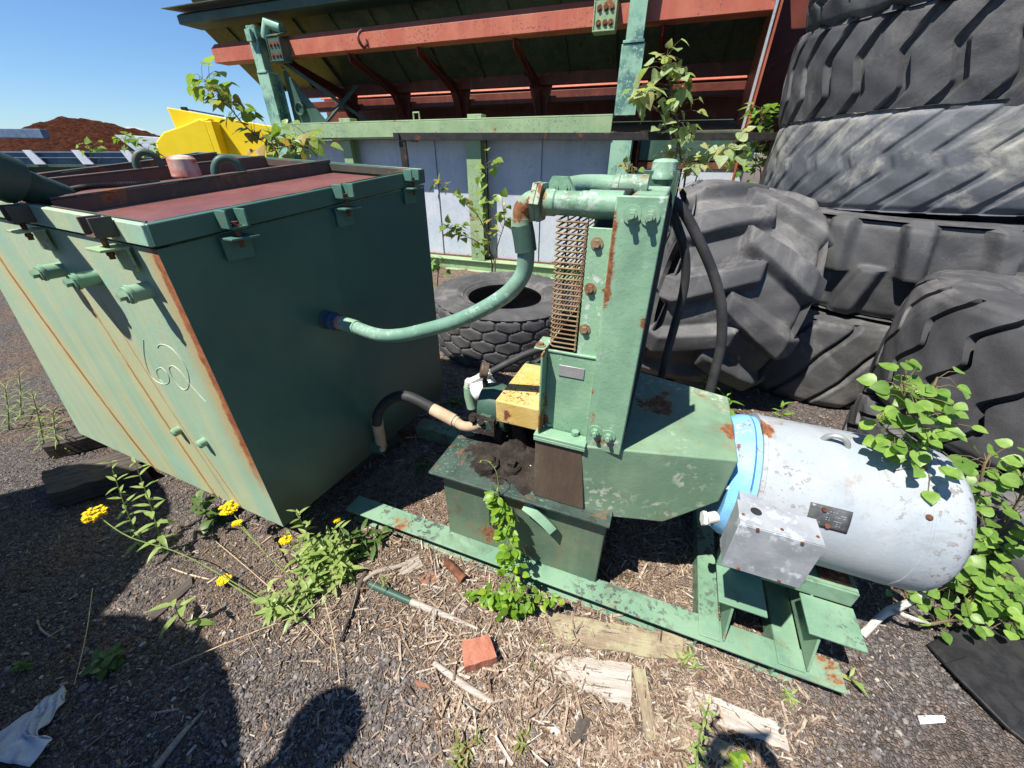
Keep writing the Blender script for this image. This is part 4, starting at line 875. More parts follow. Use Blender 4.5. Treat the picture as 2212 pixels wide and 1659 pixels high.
b.lathe([(0, .048), (.018, .048)], (-.336, 1.25, 1.500), (-.1, -1, 0), 6)
b.bolt((-.355, 1.232, 1.512), (-.1, -1, 0), .009); b.bolt((-.318, 1.230, 1.512), (-.1, -1, 0), .009)
b.build('outlet_pipe', M['mint_chip'], cool)
# coupling guard, pump
b = MB(PF); b.box(-.512, -.306, 1.12, 1.45, .688, .790); gd = b.build('coupling_guard', M['yellow'], hpu, bevel=.006)
b = MB(PF); b.box(-.530, -.513, 1.30, 1.55, .66, .76); b.box(-.515, -.306, 1.451, 1.56, .68, .74); b.build('guard_bracket', M['darkgreen'], gd, bevel=.004)
pb = MB(PF); pc = np.array([-.585, 1.28, .655])
pb.lathe([(0, .05), (.01, .085), (.065, .095), (.12, .085), (.125, .11), (.145, .11)], pc - np.array([.06, 0, 0]), (1, 0, 0), 24); pb.lathe([(0, .04), (.06, .04)], pc + np.array([.08, 0, 0]), (1, 0, 0), 16)
pb.tube([pc + np.array([0, -.05, -.03]), pc + np.array([0, -.13, -.04])], .045, 6)
pump = pb.build('pump', M['darkgreen'], hpu, bevel=.003)
b = MB(PF); q = PF.at(1035, 918, y=1.17)
for s in (-1, 1): b.bolt(PF.at(1033 + s * 9, 906 + s * 3, y=1.155), (0, -1, .4), .014)
b.box(pc[0] - .05, pc[0] + .05, 1.15, 1.17, .58, .66); b.tube([pc + np.array([.03, -.06, -.06]), pc + np.array([.05, -.07, -.20])], [.03, .018], 8); b.tube([(-.46, 1.20, .69), (-.44, 1.2, .56), (-.43, 1.19, .50)], [.025, .03, .05], 8)
b.build('pump_flange', M['oilmud'], pump)
g0, g1 = PF.at(1047, 800, y=1.27), PF.at(1046, 850, y=1.27)
b = MB(PF); b.lathe([(-.014, .034), (.014, .034), (.018, .03)], g0, (-.75, -.35, .2), 22); b.build('pressure_gauge', M['lidrim'], pump, bevel=.002)
b = MB(PF); b.tube([g0 - (0, 0, .03), g1], .008, 10); b.tube([g0 - (0, 0, .052), g0 - (0, 0, .07)], .013, 6); b.build('gauge_stem', M['blackm'], pump)
a0, a1 = PF.at(1022, 850, y=1.40), PF.at(1070, 828, y=1.44); d = unit(a1 - a0); L = np.linalg.norm(a1 - a0)
b = MB(PF); b.lathe([(0, .03), (.01, .046), (L - .025, .046), (L - .006, .04), (L, .02)], a0, d, 26); b.build('oil_filter', M['white'], pump)
b = MB(PF); a = [PF.at(u, v, y=1.42) for u, v in ((1020, 880), (1014, 855), (1013, 835))]; b.tube(a, .026, 12); b.build('filter_head', M['mint_chip'], pump)
b = MB(PF); a = [PF.at(u, v, y=1.42) for u, v in ((1015, 832), (1016, 822))]; b.tube(a, .027, 6); a = [PF.at(u, v, y=1.42) for u, v in ((1012, 826), (1030, 818), (1046, 809), (1060, 804))]; b.tube(a, [.018, .018, .021, .016], 6); b.build('hose_fitting', M['offwhite'], pump)
# motor
MC, MR = np.array([1.285, .575]), .235
mo = MB(PF)
mo.lathe([(0, MR - .012), (.0, MR + .004), (.012, MR + .004), (.014, MR), (.42, MR), (.4215, MR + .0018), (.428, MR + .0018), (.4295, MR), (.485, MR - .001), (.510, MR - .007), (.528, MR - .022), (.540, MR - .050), (.547, MR - .10), (.550, .08), (.550, .002)], (.402, MC[0], MC[1]), (1, 0, 0), 72)
mot = mo.build('motor', M['motor'], hpu, smooth=30)
b = MB(PF); b.lathe([(0, .17), (.0, .205), (.03, .222), (.055, .226), (.06, .20), (.075, .20)], (.326, MC[0], MC[1]), (1, 0, 0), 64); eb = b.build('end_bell', M['bluepaint'], mot)
b = MB(PF); b.lathe([(0, .224), (.015, .224), (.0151, .21)], (.387, MC[0], MC[1]), (1, 0, 0), 64); b.build('flange_ring', M['bluepaint'], mot)
for k in range(8):
    b = MB(PF); a = k * math.pi / 4 + .35; c_ = np.array([.322, MC[0] + .195 * math.cos(a), MC[1] + .195 * math.sin(a)]); b.tube([c_ - (.012, 0, 0), c_ + (.10, 0, 0)], .011, 8); b.build('flange_bolt', M['offwhite'], mot)
def mcyl(u, v):
    d = PF.M.T @ ray(u, v); o = PF.l((0, 0, CAM_H)); A = d[1] ** 2 + d[2] ** 2; oy, oz = o[1] - MC[0], o[2] - MC[1]
    B = oy * d[1] + oz * d[2]; Cc = oy * oy + oz * oz - MR * MR; t = (-B - math.sqrt(max(0, B * B - A * Cc))) / A; return o + d * t
def mpatch(px, off, nx=6, ny=6):
    P = [mcyl(*q) for q in px]; ang = lambda p: math.atan2(p[2] - MC[1], p[1] - MC[0]) % (2 * math.pi)
    a0, a1 = min(map(ang, P)), max(map(ang, P)); x0, x1 = min(p[0] for p in P), max(p[0] for p in P)
    G = np.array([[(x0 + (x1 - x0) * i / nx, MC[0] + (MR + off) * math.cos(a0 + (a1 - a0) * j / ny), MC[1] + (MR + off) * math.sin(a0 + (a1 - a0) * j / ny)) for j in range(ny + 1)] for i in range(nx + 1)])
    return G
G = mpatch([(1748, 1098), (1760, 1086), (1841, 1112), (1826, 1152)], .0018); b = MB(PF); b.grid(G); npo = b.build('motor_nameplate', M['plate'], mot, solid=.002)
gm = G
for q in ((.62, .93), (.42, .2)):
    b = MB(PF); i, j = int(q[0] * 6), int(q[1] * 6); p = gm[i, j]; nn = unit(np.array([0, p[1] - MC[0], p[2] - MC[1]])); b.bolt(p, nn, .007, False); b.build('rivet', M['rustm'], mot)
lines = MB(PF)
for r_ in range(7):
    for k in range(9):
        if rnd.random() < .38:
            i = k / 9.0; t = .2 + r_ * .095; a0 = [math.atan2(G[0, jj][2] - MC[1], G[0, jj][1] - MC[0]) for jj in (0, 6)]; an = a0[0] + (a0[1] - a0[0]) * t
            x = G[0, 0][0] + (G[6, 0][0] - G[0, 0][0]) * (.3 + i * .62); L = rnd.uniform(.001, .004); rr_ = MR + .0031
            p = np.array([x, MC[0] + rr_ * math.cos(an), MC[1] + rr_ * math.sin(an)]); lines.obox(p, (L, 0, 0), (0, -math.sin(an) * .0011, math.cos(an) * .0011), (0, math.cos(an) * .0004, math.sin(an) * .0004))
lines.build('stamped_text', M['steel'], npo)
a0, a1 = mcyl(1777, 948), mcyl(1832, 966); up = unit(np.array([0, (a0[1] + a1[1]) / 2 - MC[0], (a0[2] + a1[2]) / 2 - MC[1]]))
b = MB(PF); b.tube([a0 - up * .01 + (a1 - a0) * (.5 - .5 * math.cos(t)) + up * (.038 * math.sin(t)) for t in np.linspace(0, math.pi, 13)], .0085, 10); b.build('lifting_eye', M['steel'], mot)
for q in ((2007, 1118),):
    try:
        p = mcyl(*q); nn = unit(np.array([0, p[1] - MC[0], p[2] - MC[1]])); b = MB(PF); b.ball(p, .009, (1, 1, 1), 8); b.build('rivet', M['rustm'], mot)
    except ValueError: pass
b = MB(PF); b.box(.415, .47, 1.14, 1.42, .332, .352); b.box(.70, .79, 1.135, 1.43, .332, .346); b.prism([(.72, 1.18, .347), (.72, 1.39, .347), (.72, 1.36, .45), (.72, 1.2, .45)], (.05, 0, 0)); b.lathe([(0, .032), (.008, .032), (.008, .024), (.016, .024)], (.745, 1.16, .346), (0, 0, 1), 16); b.bolt((.745, 1.16, .36), (0, 0, 1), .014, False)
b.build('motor_foot', M['rustm'], mot, bevel=.003)
# sheet-metal terminal box
x0, x1, y0, y1, z0, z1 = .302, .487, .834, .920, .612, .784
b = MB(PF); b.box(x0, x1, y0, y1, z0, z1); b.box(x0 - .0015, x1 + .0015, y0 - .0022, y0 - .0002, z0 - .001, z1 - .003)
b.box(x0 + .05, x1 - .05, y1 + .001, 1.10, z0 + .005, z1 - .11)
jb = b.build('terminal_box', M['galv'], mot, bevel=.002)
p = PF.at(*crop(2700, 1900, 800, 898, 405), z=z1); b = MB(PF); b.lathe([(0, .0135), (.0008, .0135)], (p[0], p[1], z1), (0, 0, 1), 24); b.build('knockout_hole', M['blackm'], jb)
for q in ((915, 592), (1410, 742), (700, 1025), (1150, 1165)):
    p = PF.at(*crop(2700, 1900, 800, *q), y=y0 - .003); MB(PF).bolt(p, (0, -1, 0), .0042, False).build('screw', M['rustm'], jb)
for q in ((755, 437), (1580, 685), (1185, 605)):
    p = PF.at(*crop(2700, 1900, 800, *q), z=z1); MB(PF).lathe([(0, .004), (.0015, .004)], (p[0], p[1], z1), (0, 0, 1), 10).build('screw', M['rustm'], jb)
b = MB(PF); b.tube([(.30, 1.02, .60), (.27, 1.0, .60)], .018, 12); b.tube([(.269, 1.0, .60), (.258, .998, .60)], .024, 6); b.build('cable_gland', M['offwhite'], mot)

# ------------------------------------------------------------------ hoses
def hosepts(px, y0, y1, fr=PF):
    n = len(px); return [fr.at(u, v, y=y0 + (y1 - y0) * i / (n - 1)) for i, (u, v) in enumerate(px)]
tp = PF.l(TF.w(pp + np.array([.05, 0, 0]))); tq = PF.l(TF.w(pq + np.array([.05, 0, 0])))
h = thing('return_hose', 'thick green painted hose sweeping from tank front up to the cooler inlet', 'hose', PF, (tp + np.array([-.410, 1.08, 1.41])) / 2)
ax = unit(PF.M.T @ (TF.M @ np.array([1.0, 0, 0])))
px = [(815, 723), (865, 724), (918, 713), (973, 698), (1027, 676), (1080, 646), (1112, 618), (1132, 585), (1134, 520)]
yy = np.interp(np.arange(9), [0, 8], [1.04 + (tp[1] - 1.08) * .82, 1.085]); P = [PF.at(u, v, y=y) for (u, v), y in zip(px, yy)]
e0 = tp; e1 = tp + ax * .055
P[-1] = ez; P[-2] = PF.at(1132, 585, y=1.087); P = [e1 + ax * .02] + P + [ex * .6 + ez * .4]
MB(PF).tube(P, .0250, 20, smooth=6).build('hose_body', M['greenhose'], h)
b = MB(PF); b.tube([e0 - ax * .035, e0 + ax * .004, e0 + ax * .006, e0 + ax * .028], [.038, .038, .034, .034], 20); b.build('blue_coupling', simple('blue_coupling_paint', (.03, .05, .10), (.05, .08, .14), 14, .5, .2, 60), h)
b = MB(PF); b.tube([e0 + ax * .028, e0 + ax * .050], .029, 20); b.build('red_band', M['redcap'], h)
b = MB(PF); b.tube([e0 + ax * .050, e0 + ax * .075 + (P[1] - e1) * .3], .0285, 20); b.build('hose_end', M['mint_chip'], h)
b = MB(PF); b.tube([ex - (0, 0, .014), ex * .5 + ez * .5, ez], .0315, 20); b.build('hose_cuff', M['darkgreen'], h)
h = thing('suction_hose', 'short black hose with tan sleeves arching from tank foot to pump', 'hose', PF, tq)
px = [(1040, 914), (1022, 921), (1000, 920), (984, 910)]; E = hosepts(px, 1.165, 1.185)
MB(PF).tube(E, .0215, 18, smooth=5).build('elbow', M['tan'], h)
px = [(988, 912), (935, 884)]; E = hosepts(px, 1.185, 1.20); MB(PF).tube([E[0], E[0] * .9 + E[1] * .1, E[0] * .88 + E[1] * .12, E[1]], [.024, .024, .028, .028], 18).build('sleeve', M['tan'], h)
px = [(940, 886), (905, 866), (870, 855), (838, 866), (817, 893), (814, 915)]; E = hosepts(px, 1.20, tq[1] - .02); MB(PF).tube(E, .0245, 18, smooth=6).build('hose_body', M['hosem'], h)
px = [(814, 905), (824, 962)]; E2 = hosepts(px, tq[1] - .01, tq[1] + .01); MB(PF).tube([E2[0], E2[1]], [.029, .026], 18).build('sleeve', M['tan'], h)
MB(PF).tube([E2[1], E2[1] * .4 + tq * .6, tq - ax * .03], [.023, .027, .03], 14, smooth=3).build('socket_elbow', M['tan'], h)
def hose(lab, px, ys, r, fr=PF, mat='hosem'):
    P = [fr.at(u, v, y=y) for (u, v), y in zip(px, ys)]
    return tag(MB(fr).tube(P, r, 16, smooth=6).build('hydraulic_hose', M[mat]), lab, 'hose', 'black hydraulic hoses')
hose('outer black hose looping right from behind the cooler down to the hood', [(1440, 425), (1473, 452), (1510, 520), (1540, 590), (1558, 660), (1558, 740), (1545, 800), (1530, 860)], np.linspace(1.66, 1.60, 8), .019)
hose('inner black hose looping tight against the cooler back', [(1440, 440), (1462, 486), (1480, 550), (1478, 620), (1458, 700), (1436, 780), (1420, 850)], np.linspace(1.68, 1.66, 7), .017)
hose('black hose running from the oil filter behind the yellow guard', [(1058, 805), (1105, 780), (1150, 760), (1200, 745), (1260, 735)], np.linspace(1.43, 1.66, 5), .017)
hose('short black hose end lying behind the yellow coupling guard', [(1150, 790), (1185, 776), (1220, 778)], [1.60, 1.62, 1.62], .022)
# ------------------------------------------------------------------ scrap tyres
def sst(x, a, b):
    t = np.clip((x - a) / (b - a), 0, 1); return t * t * (3 - 2 * t)
def fr1(x): return x - np.floor(x)
def lug_ag(N, slope=1.0, wid=(.17, .25), over=.10, soft=.05):  # positive slope: arms trail back toward the shoulders
    def f(th, s):
        h = np.zeros(np.broadcast(th, s).shape)
        for sd in (1, -1):
            t = s * sd; p = fr1(N * th / (2 * np.pi) + (0 if sd > 0 else .5) - slope * np.clip(t, -.2, 1.0) * 1.0)
            w = wid[0] + (wid[1] - wid[0]) * np.clip(t, 0, 1)
            d = np.abs(p - .5); h = np.maximum(h, sst(-d, -w - soft, -w + soft * .6) * sst(t, -over - .06, -over))
        return h
    f.shear = lambda s: -slope * np.clip(np.abs(s), 0, 1) / N * 2 * np.pi * -1
    return f
def lug_zig(N, fs, w=.11, edge=.03, wshoulder=.0, cross=None):
    ss = np.linspace(-1.3, 1.3, 261); yy_ = np.interp(ss, *fs); kk = np.hanning(27); kk /= kk.sum(); yy_ = np.convolve(np.pad(yy_, 13, 'edge'), kk, 'valid'); fs = (ss, yy_)
    def f(th, s):
        p = fr1(N * th / (2 * np.pi) + np.interp(s, *fs)); ww = w + wshoulder * np.abs(s) ** 3
        h = sst(np.abs(p - .5), ww, ww + edge)
        if cross:
            for (s0, half, ph, pw) in cross:
                g = (1 - sst(np.abs(s - s0 - .12 * np.sin(2 * np.pi * (N * th / (2 * np.pi)))), half, half + .02)) * (1 - sst(np.abs(fr1(N * th / (2 * np.pi) + ph) - .5), pw, pw + .03))
                h = np.minimum(h, 1 - g)
        return h
    f.shear = lambda s: -np.interp(s, *fs) / N * 2 * np.pi
    return f
def lug_hex(N, rows=5, gap=.055):
    def f(th, s):
        u = N * th / (2 * np.pi); v = (s * .5 + .5) * rows; best = np.full(np.broadcast(u, v).shape, 9.0); sec = best.copy()
        vi = np.floor(v)
        for dv in (-1, 0, 1):
            rv = vi + dv; cu = np.where(rv % 2 == 0, 0.0, .5); ui = np.round(u - cu)
            for du in (-1, 0, 1):
                d = np.hypot((u - (ui + du + cu)) * 1.0, (v - rv - .5) * .87)
                sec = np.minimum(np.maximum(best, d), sec); best = np.minimum(best, d)
        return sst(sec - best, gap, gap + .10)
    return f
def tyre(label, c, axis, Rr, W, ri, fn, depth, mat, spin=0.0, N1=420, ns=52, bulge=1.0, group='scrap tyres piled beside the power unit', sh=.86, squash=0.0, shx=.35):
    # cross-section, outside from bead to bead over the tread then back along the inside
    hw = W / 2
    side = [(ri, .80 * hw), (ri + .03, .86 * hw), (ri + .25 * (Rr - ri), .97 * hw * bulge), (ri + .55 * (Rr - ri), 1.0 * hw * bulge), (ri + .80 * (Rr - ri), .97 * hw), (Rr - depth * 1.3, .93 * hw)]
    so = np.array(side); t = np.linspace(0, len(so) - 1, 34); si = np.stack([np.interp(t, range(len(so)), so[:, i]) for i in (0, 1)], 1)
    k = np.array([.25, .5, .25]); sm = si.copy(); sm[1:-1] = si[:-2] * .25 + si[1:-1] * .5 + si[2:] * .25; si = sm
    for q_ in (3, 4, 9, 14, 15, 21): si[q_, 1] += .006 if q_ < 10 else .004
    s = np.linspace(1, -1, ns); tr = np.stack([Rr - .035 * W * np.abs(s) ** 2.4 - .02 * W * sst(np.abs(s), sh, 1), s * .92 * hw], 1)
    inner = np.array([(ri + .015, -.70 * hw), (ri + .4 * (Rr - ri), -.88 * hw), (Rr - depth - .07, -.80 * hw), (Rr - depth - .05, 0), (Rr - depth - .07, .80 * hw), (ri + .4 * (Rr - ri), .88 * hw), (ri + .015, .70 * hw)])
    prof = np.vstack([si, tr, si[::-1] * (1, -1), inner]); nt0 = len(si); m = len(prof)
    sv = np.zeros(m); lugw = np.zeros(m); sv[nt0:nt0 + ns] = s; lugw[nt0:nt0 + ns] = 1
    for j in range(5):      # lugs run on over the shoulder and fade down the sidewall
        f_ = (1 - j / 5) ** .8; sv[nt0 - 1 - j] = 1; sv[nt0 + ns + j] = -1; lugw[nt0 - 1 - j] = f_ * .85; lugw[nt0 + ns + j] = f_ * .85
    th = np.linspace(0, 2 * np.pi, N1, endpoint=False)[:, None] + .0
    if hasattr(fn, 'shear'): th = th + fn.shear(sv)[None, :] * np.concatenate([np.linspace(0, 1, nt0), np.ones(ns), np.linspace(1, 0, nt0), np.zeros(m - 2 * nt0 - ns)])[None, :] if False else th + fn.shear(sv)[None, :]
    h = fn(th, sv[None, :])
    rr = prof[None, :, 0] - depth * (1 - h) * lugw[None, :]; zz = np.broadcast_to(prof[None, :, 1], rr.shape).copy()
    shl = (lugw > 0) & (lugw < .86); zz[:, shl] += (np.sign(prof[shl, 1]) * lugw[shl] * depth * shx)[None, :] * h[:, shl]
    wear = .0025 * np.sin(th * 7 + sv * 3) + .0018 * np.sin(th * 23 + sv * 11); rr = rr + wear * (lugw[None, :] > .5)
    rr = rr * (1 + squash * np.cos(2 * th))
    Vv = np.stack([rr * np.cos(th), rr * np.sin(th), zz], -1).reshape(-1, 3)
    I = np.arange(N1 * m).reshape(N1, m); In = np.roll(I, -1, 0); Ip = np.roll(I, -1, 1); Inp = np.roll(In, -1, 1)
    F = np.stack([I, In, Inp, Ip], -1).reshape(-1, 4)
    o = raw_mesh('scrap_tyre', Vv, F, np.full(len(Vv), .5), TM[mat], True)
    o.data.set_sharp_from_angle(angle=R(50))
    q = Vector(axis).normalized().to_track_quat('Z', 'Y') @ Quaternion((0, 0, 1), spin)
    o.rotation_euler = q.to_euler(); o.location = c
    return tag(o, label, 'tyre', group)
UP = (0, 0, 1)
zig5 = ([-1, -.58, -.2, .22, .6, 1], [.55, .05, .28, -.22, .02, -.55])
tyre('large square-shouldered tyre at the far right, its sidewall up and deep zigzag slots', (2.80, 1.52, .71), (.03, .02, 1), .83, .66, .42, lug_zig(23, zig5, .05, .035, .0), .050, 0, .3, ns=80, N1=620)
tyre('bottom tyre on the ground under the lying lug tyre, half hidden by two others', (2.52, 3.02, .33), UP, .80, .64, .42, lug_zig(20, ([-1, -.3, .3, 1], [.7, .15, -.15, -.7]), .05, .03), .045, 1, .5)
tyre('lying tractor tyre with tall upright lugs, squeezed under the chalky grey tyre', (2.88, 3.05, .95), (.02, 0, 1), .96, .60, .5, lug_ag(15, -.16, (.13, .17), .05, .09), .085, 0, .25)
tyre('chalky grey worn chevron tyre, second from top of the visible stack', (3.29, 3.41, 1.55), (-.02, .03, 1), 1.146, .60, .62, lug_zig(31, ([-1, -.17, .15, 1], [.95, -.12, .08, -.95]), .09, .08, .03), .012, 2, .1, ns=72, N1=600)
tyre('big black tyre with long S-shaped grooves, on top of the chalky grey tyre', (3.36, 3.46, 2.17), (-.11, -.04, 1), 1.235, .64, .62, lug_zig(33, ([-1, -.34, .30, 1], [.50, -.18, .08, -.45]), .075, .06, .06), .042, 0, .0, ns=70, N1=640)
tyre('topmost tyre with round block tread, cut off by the top of the picture', (3.20, 3.36, 2.80), (-.16, -.06, 1), 1.16, .66, .62, lug_hex(26, 4, .03), .022, 0, .2)
tyre('upright tractor tyre with thick slanted lugs, leaning just behind the cooler', (1.50, 2.86, .70), (-.92, .26, .16), .735, .80, .40, lug_ag(11, -.44, (.17, .22), .16, .10), .075, 1, .15, ns=64, N1=560, bulge=.90, sh=.95, shx=1.0)
tyre('smaller block-tread tyre lying flat behind the green return hose', (-.07, 3.50, .255), (.02, -.03, 1), .68, .50, .34, lug_hex(20, 5, .03), .013, 1, .1)
tyre('hidden dark tyre lying on the ground beneath the far right tyre', (2.78, 1.42, .19), UP, .86, .37, .45, lug_zig(18, zig5, .06, .03), .04, 0, .7)

# ------------------------------------------------------------------ far background
def at(u, v, y): return WF.at(u, v, y=y)
mx_, my_ = np.linspace(-46, -19, 110), np.linspace(24, 46, 70); MX, MY = np.meshgrid(mx_, my_)
ridge = np.interp(MX, [-46, -39, -34, -31.5, -30, -28.5, -27, -25, -23.2, -21, -19], [1.2, 1.8, 2.5, 3.2, 3.5, 3.2, 2.95, 2.4, 1.8, 1.1, 0])
zz = ridge * np.exp(-((MY - 32) / 6.5) ** 2) * 1.06
zz = zz + np.clip(zz, 0, .5) * (rng.normal(0, .12, zz.shape) + .16 * np.sin(MX * 1.9 + MY) * np.sin(MY * 2.3)) - .05
b = MB(); b.grid(np.stack([MX, MY, zz], -1)); tag(b.build('mulch_heap', M['mulch'], smooth=180), 'big red-brown mulch heap on the horizon at the far left', 'mulch heap')
cv = thing('conveyor_frame', 'long pale blue ribbed conveyor frame in front of the mulch heap', 'conveyor', WF, (-11.5, 11, 0))
b = MB(); b.box(-18, -8.4, 11.0, 11.05, 1.36, 1.62); b.box(-18, -8.4, 10.92, 11.0, 1.60, 1.635); b.box(-18, -8.4, 10.90, 11.0, 1.49, 1.51); b.build('side_wall', M['bluegrey'], cv)
b = MB(); b.box(-18, -8.4, 11.3, 11.6, 1.1, 1.36); b.box(-18, -8.4, 10.9, 11.6, 1.30, 1.355); b.build('trough', M['darkgreen'], cv)
for x in np.arange(-17.6, -8.5, 1.18): MB().prism([(x, 10.86, 1.36), (x + .26, 10.86, 1.36), (x + .06, 10.86, 1.66), (x - .12, 10.86, 1.66)], (0, .03, 0)).build('rib', M['greywhite'], cv)
for x in (-16.5, -12.5, -9): MB().box(x - .06, x + .06, 11.1, 11.2, 0, 1.30).build('leg', M['bluegrey'], cv)
b = MB(); b.prism([(-10.25, 11.8, 2.0), (-9.85, 11.8, 1.62), (-8.9, 11.8, 1.62), (-9.0, 11.8, 1.93)], (0, .6, 0)); b.build('hopper_lip', M['greywhite'], cv); MB().box(-10.1, -8.7, 11.9, 12.5, 1.60, 1.88).build('end_box', M['darkgreen'], cv)
bm_ = thing('steel_beam', 'grey steel beam sticking in from the left edge before the mulch', 'beam', WF, (-15.2, 13, 0))
b = MB(); p, q = at(-80, 287, 13), at(98, 289, 13); b.beam(p, q, .2, .22); b.build('beam_body', M['bluegrey'], bm_, bevel=.01); MB().box(p[0] - .1, p[0] + .1, 12.9, 13.1, 0, p[2]).build('leg', M['bluegrey'], bm_)
yb = thing('yellow_bucket', 'bright yellow loader bucket with rounded side behind the tank', 'loader bucket', WF, (-5.4, 8.6, 0))
b = MB(); prof = [(-6.72, 1.2), (-6.74, 1.56), (-6.66, 1.78), (-6.45, 1.93), (-6.05, 2.03), (-5.70, 2.14), (-5.62, 2.10), (-5.60, 1.2)]
b.prism([(x, 8.5, z) for x, z in prof], (0, .06, 0)); b.build('side_cheek', M['yellowbin'], yb, bevel=.02)
b = MB(); b.prism([(-6.38, 8.72, 2.32), (-6.30, 8.72, 1.2), (-3.9, 8.72, 1.2), (-3.9, 8.72, 1.93)], (0, .06, 0)); b.prism([(-6.45, 8.62, 1.9), (-5.6, 8.6, 2.12), (-5.6, 8.72, 2.12), (-6.45, 8.72, 1.9)], (0, 0, .03)); b.build('back_plate', M['yellowbin'], yb, bevel=.01)
b = MB(); b.box(-5.62, -5.50, 8.5, 8.72, 1.2, 2.10); b.box(-6.3, -3.9, 8.79, 9.8, .3, 1.2); b.box(-6.74, -3.9, 8.5, 8.78, .0, 1.19); b.build('bucket_floor', M['yellowbin'], yb, bevel=.01)
b = MB(); b.box(-6.14, -6.05, 8.74, 8.80, 2.26, 2.33); b.beam((-6.0, 8.75, 2.285), (-5.4, 8.75, 2.19), .05, .02); b.build('lip', M['blackm'], yb)

# ------------------------------------------------------------------ plants
SH = dict(
    heart=[(0, .02), (.03, .30), (.14, .46), (.32, .48), (.55, .36), (.78, .16), (1, 0)],
    round=[(0, .02), (.06, .28), (.22, .45), (.45, .48), (.70, .33), (.88, .13), (1, 0)],
    oval=[(0, .02), (.15, .22), (.38, .34), (.62, .30), (.85, .13), (1, 0)],
    lance=[(0, .01), (.12, .07), (.35, .135), (.6, .12), (.82, .06), (1, 0)],
    blade=[(0, .02), (.3, .035), (.7, .025), (1, 0)])
def leaf(mb, p, d, n, L, shape='heart', val=None, curl=.12, fold=.22):
    p = np.array(p, float); d = unit(d); n = np.array(n, float); s = unit(np.cross(d, n)); n = np.cross(s, d)
    val = rnd.random() if val is None else val; vs = []; pts = SH[shape]
    for t, w in pts:
        c = p + d * t * L - n * (curl * L * t * t); e = n * (fold * w * L)
        vs += [c + s * w * L + e, c, c - s * w * L + e]
    fs = []
    for i in range(len(pts) - 1):
        o = i * 3; fs += [(o, o + 1, o + 4, o + 3), (o + 1, o + 2, o + 5, o + 4)]
    mb.add(vs, fs, val)
def rdir(up=0.0, spread=1.0):
    v = np.array([rnd.gauss(0, 1), rnd.gauss(0, 1), rnd.gauss(0, 1)]) * spread + np.array([0, 0, up]); return unit(v)
SUNV = np.array(S)
def facing():          # leaf normals lean to the sky and the sun
    return unit(np.array([rnd.gauss(0, .55), rnd.gauss(0, .55), 1.0]) * .7 + SUNV * .5)
def sapling(name, label, cat, px, y, L, k, mat, shape='heart', r=.008, group=None, spread=.16, tw=3, base_ground=True, droop=.5, lo=.15, val=None, fr=WF, depth=.5, lab_n=None, pts=None):
    P = pts if pts is not None else [fr.at(u, v, y=y + (i * .0)) for i, (u, v) in enumerate(px)]
    base = np.array([P[0][0], P[0][1], 0 if base_ground else P[0][2]])
    if base_ground and P[0][2] > .05: P = [base] + P
    pl = thing(name, label, cat, fr, base, group)
    sp, _ = spline(P, .01, 8); n = len(sp)
    st = MB(fr); st.tube(sp, [r * (1 - .75 * i / n) for i in range(n)], 7)
    lf = MB(fr)
    for i in range(k):
        t = lo + (1 - lo) * (rnd.random() ** .8); c = sp[min(n - 1, int(t * n))]
        dirn = unit(np.array([rnd.gauss(0, 1), rnd.gauss(0, depth), rnd.gauss(.15, .5)]))
        off = dirn * spread * rnd.uniform(.15, 1) * (1.15 - .5 * t); tip = c + off
        st.tube([c, c + off * .6 + np.array([0, 0, .02]), tip], [.0022, .0016, .001], 4)
        d = unit(dirn + np.array([0, 0, -droop]) + np.array([rnd.gauss(0, .4) for _ in range(3)]))
        leaf(lf, tip, d, facing(), L * rnd.uniform(.55, 1.15), shape, val() if val else None, rnd.uniform(0, .3))
    st.build('stem', M['stem'], pl); lf.build('foliage', M[mat], pl, smooth=60)
    return pl
def branchy(lab, px, y, L, k, mat, name='poplar_sapling', **kw): return sapling(name, lab, 'sapling', px, y, L, k, mat, **kw)
mixv = lambda: rnd.choice([rnd.uniform(0, .55), rnd.uniform(0, .6), rnd.uniform(0, .6), rnd.uniform(.75, 1)])
branchy('young poplar with red-tinged tip leaves rising behind the tank left of the green post', [(600, 340), (560, 300), (520, 262), (490, 222), (460, 190), (437, 170)], 3.7, .105, 62, 'l_poplar', spread=.20, val=mixv, droop=.6, lo=.12)
branchy('low bushy poplar leaves peeking over the tank rim below the green post', [(650, 345), (665, 320), (660, 290)], 3.9, .10, 30, 'l_poplar', spread=.30, lo=.3, val=mixv)
branchy('leafy poplar sprig over the tank rim, just left of the cross beam end', [(580, 345), (600, 322), (640, 312)], 3.75, .09, 24, 'l_poplar', spread=.26, lo=.3, val=mixv)
branchy('thin poplar stem climbing the middle pale green wall post', [(1062, 580), (1060, 520), (1058, 440), (1052, 380), (1048, 310)], 4.9, .115, 34, 'l_poplar', spread=.16, val=mixv, lo=.3)
branchy('poplar side branch with small leaves spread left over the white wall', [(1062, 560), (1040, 480), (1010, 445), (975, 415), (940, 395)], 4.8, .095, 22, 'l_poplar', spread=.12, val=mixv, lo=.45)
branchy('lower poplar twigs with reddish leaves in front of the white wall', [(1066, 560), (1030, 522), (990, 505), (965, 490)], 4.75, .09, 34, 'l_poplar', spread=.17, val=mixv, lo=.35)
branchy('short poplar twig in front of the wall beside the green hose elbow', [(1070, 560), (1078, 520), (1090, 480), (1085, 440)], 4.7, .09, 16, 'l_poplar', spread=.12, val=mixv, lo=.5)
branchy('tall pale-leaved poplar reaching up past the black rail right of the green post', [(1478, 400), (1470, 340), (1462, 265), (1452, 205), (1444, 160), (1434, 128)], 4.2, .105, 120, 'l_pale', spread=.26, lo=.1, droop=.9, r=.011)
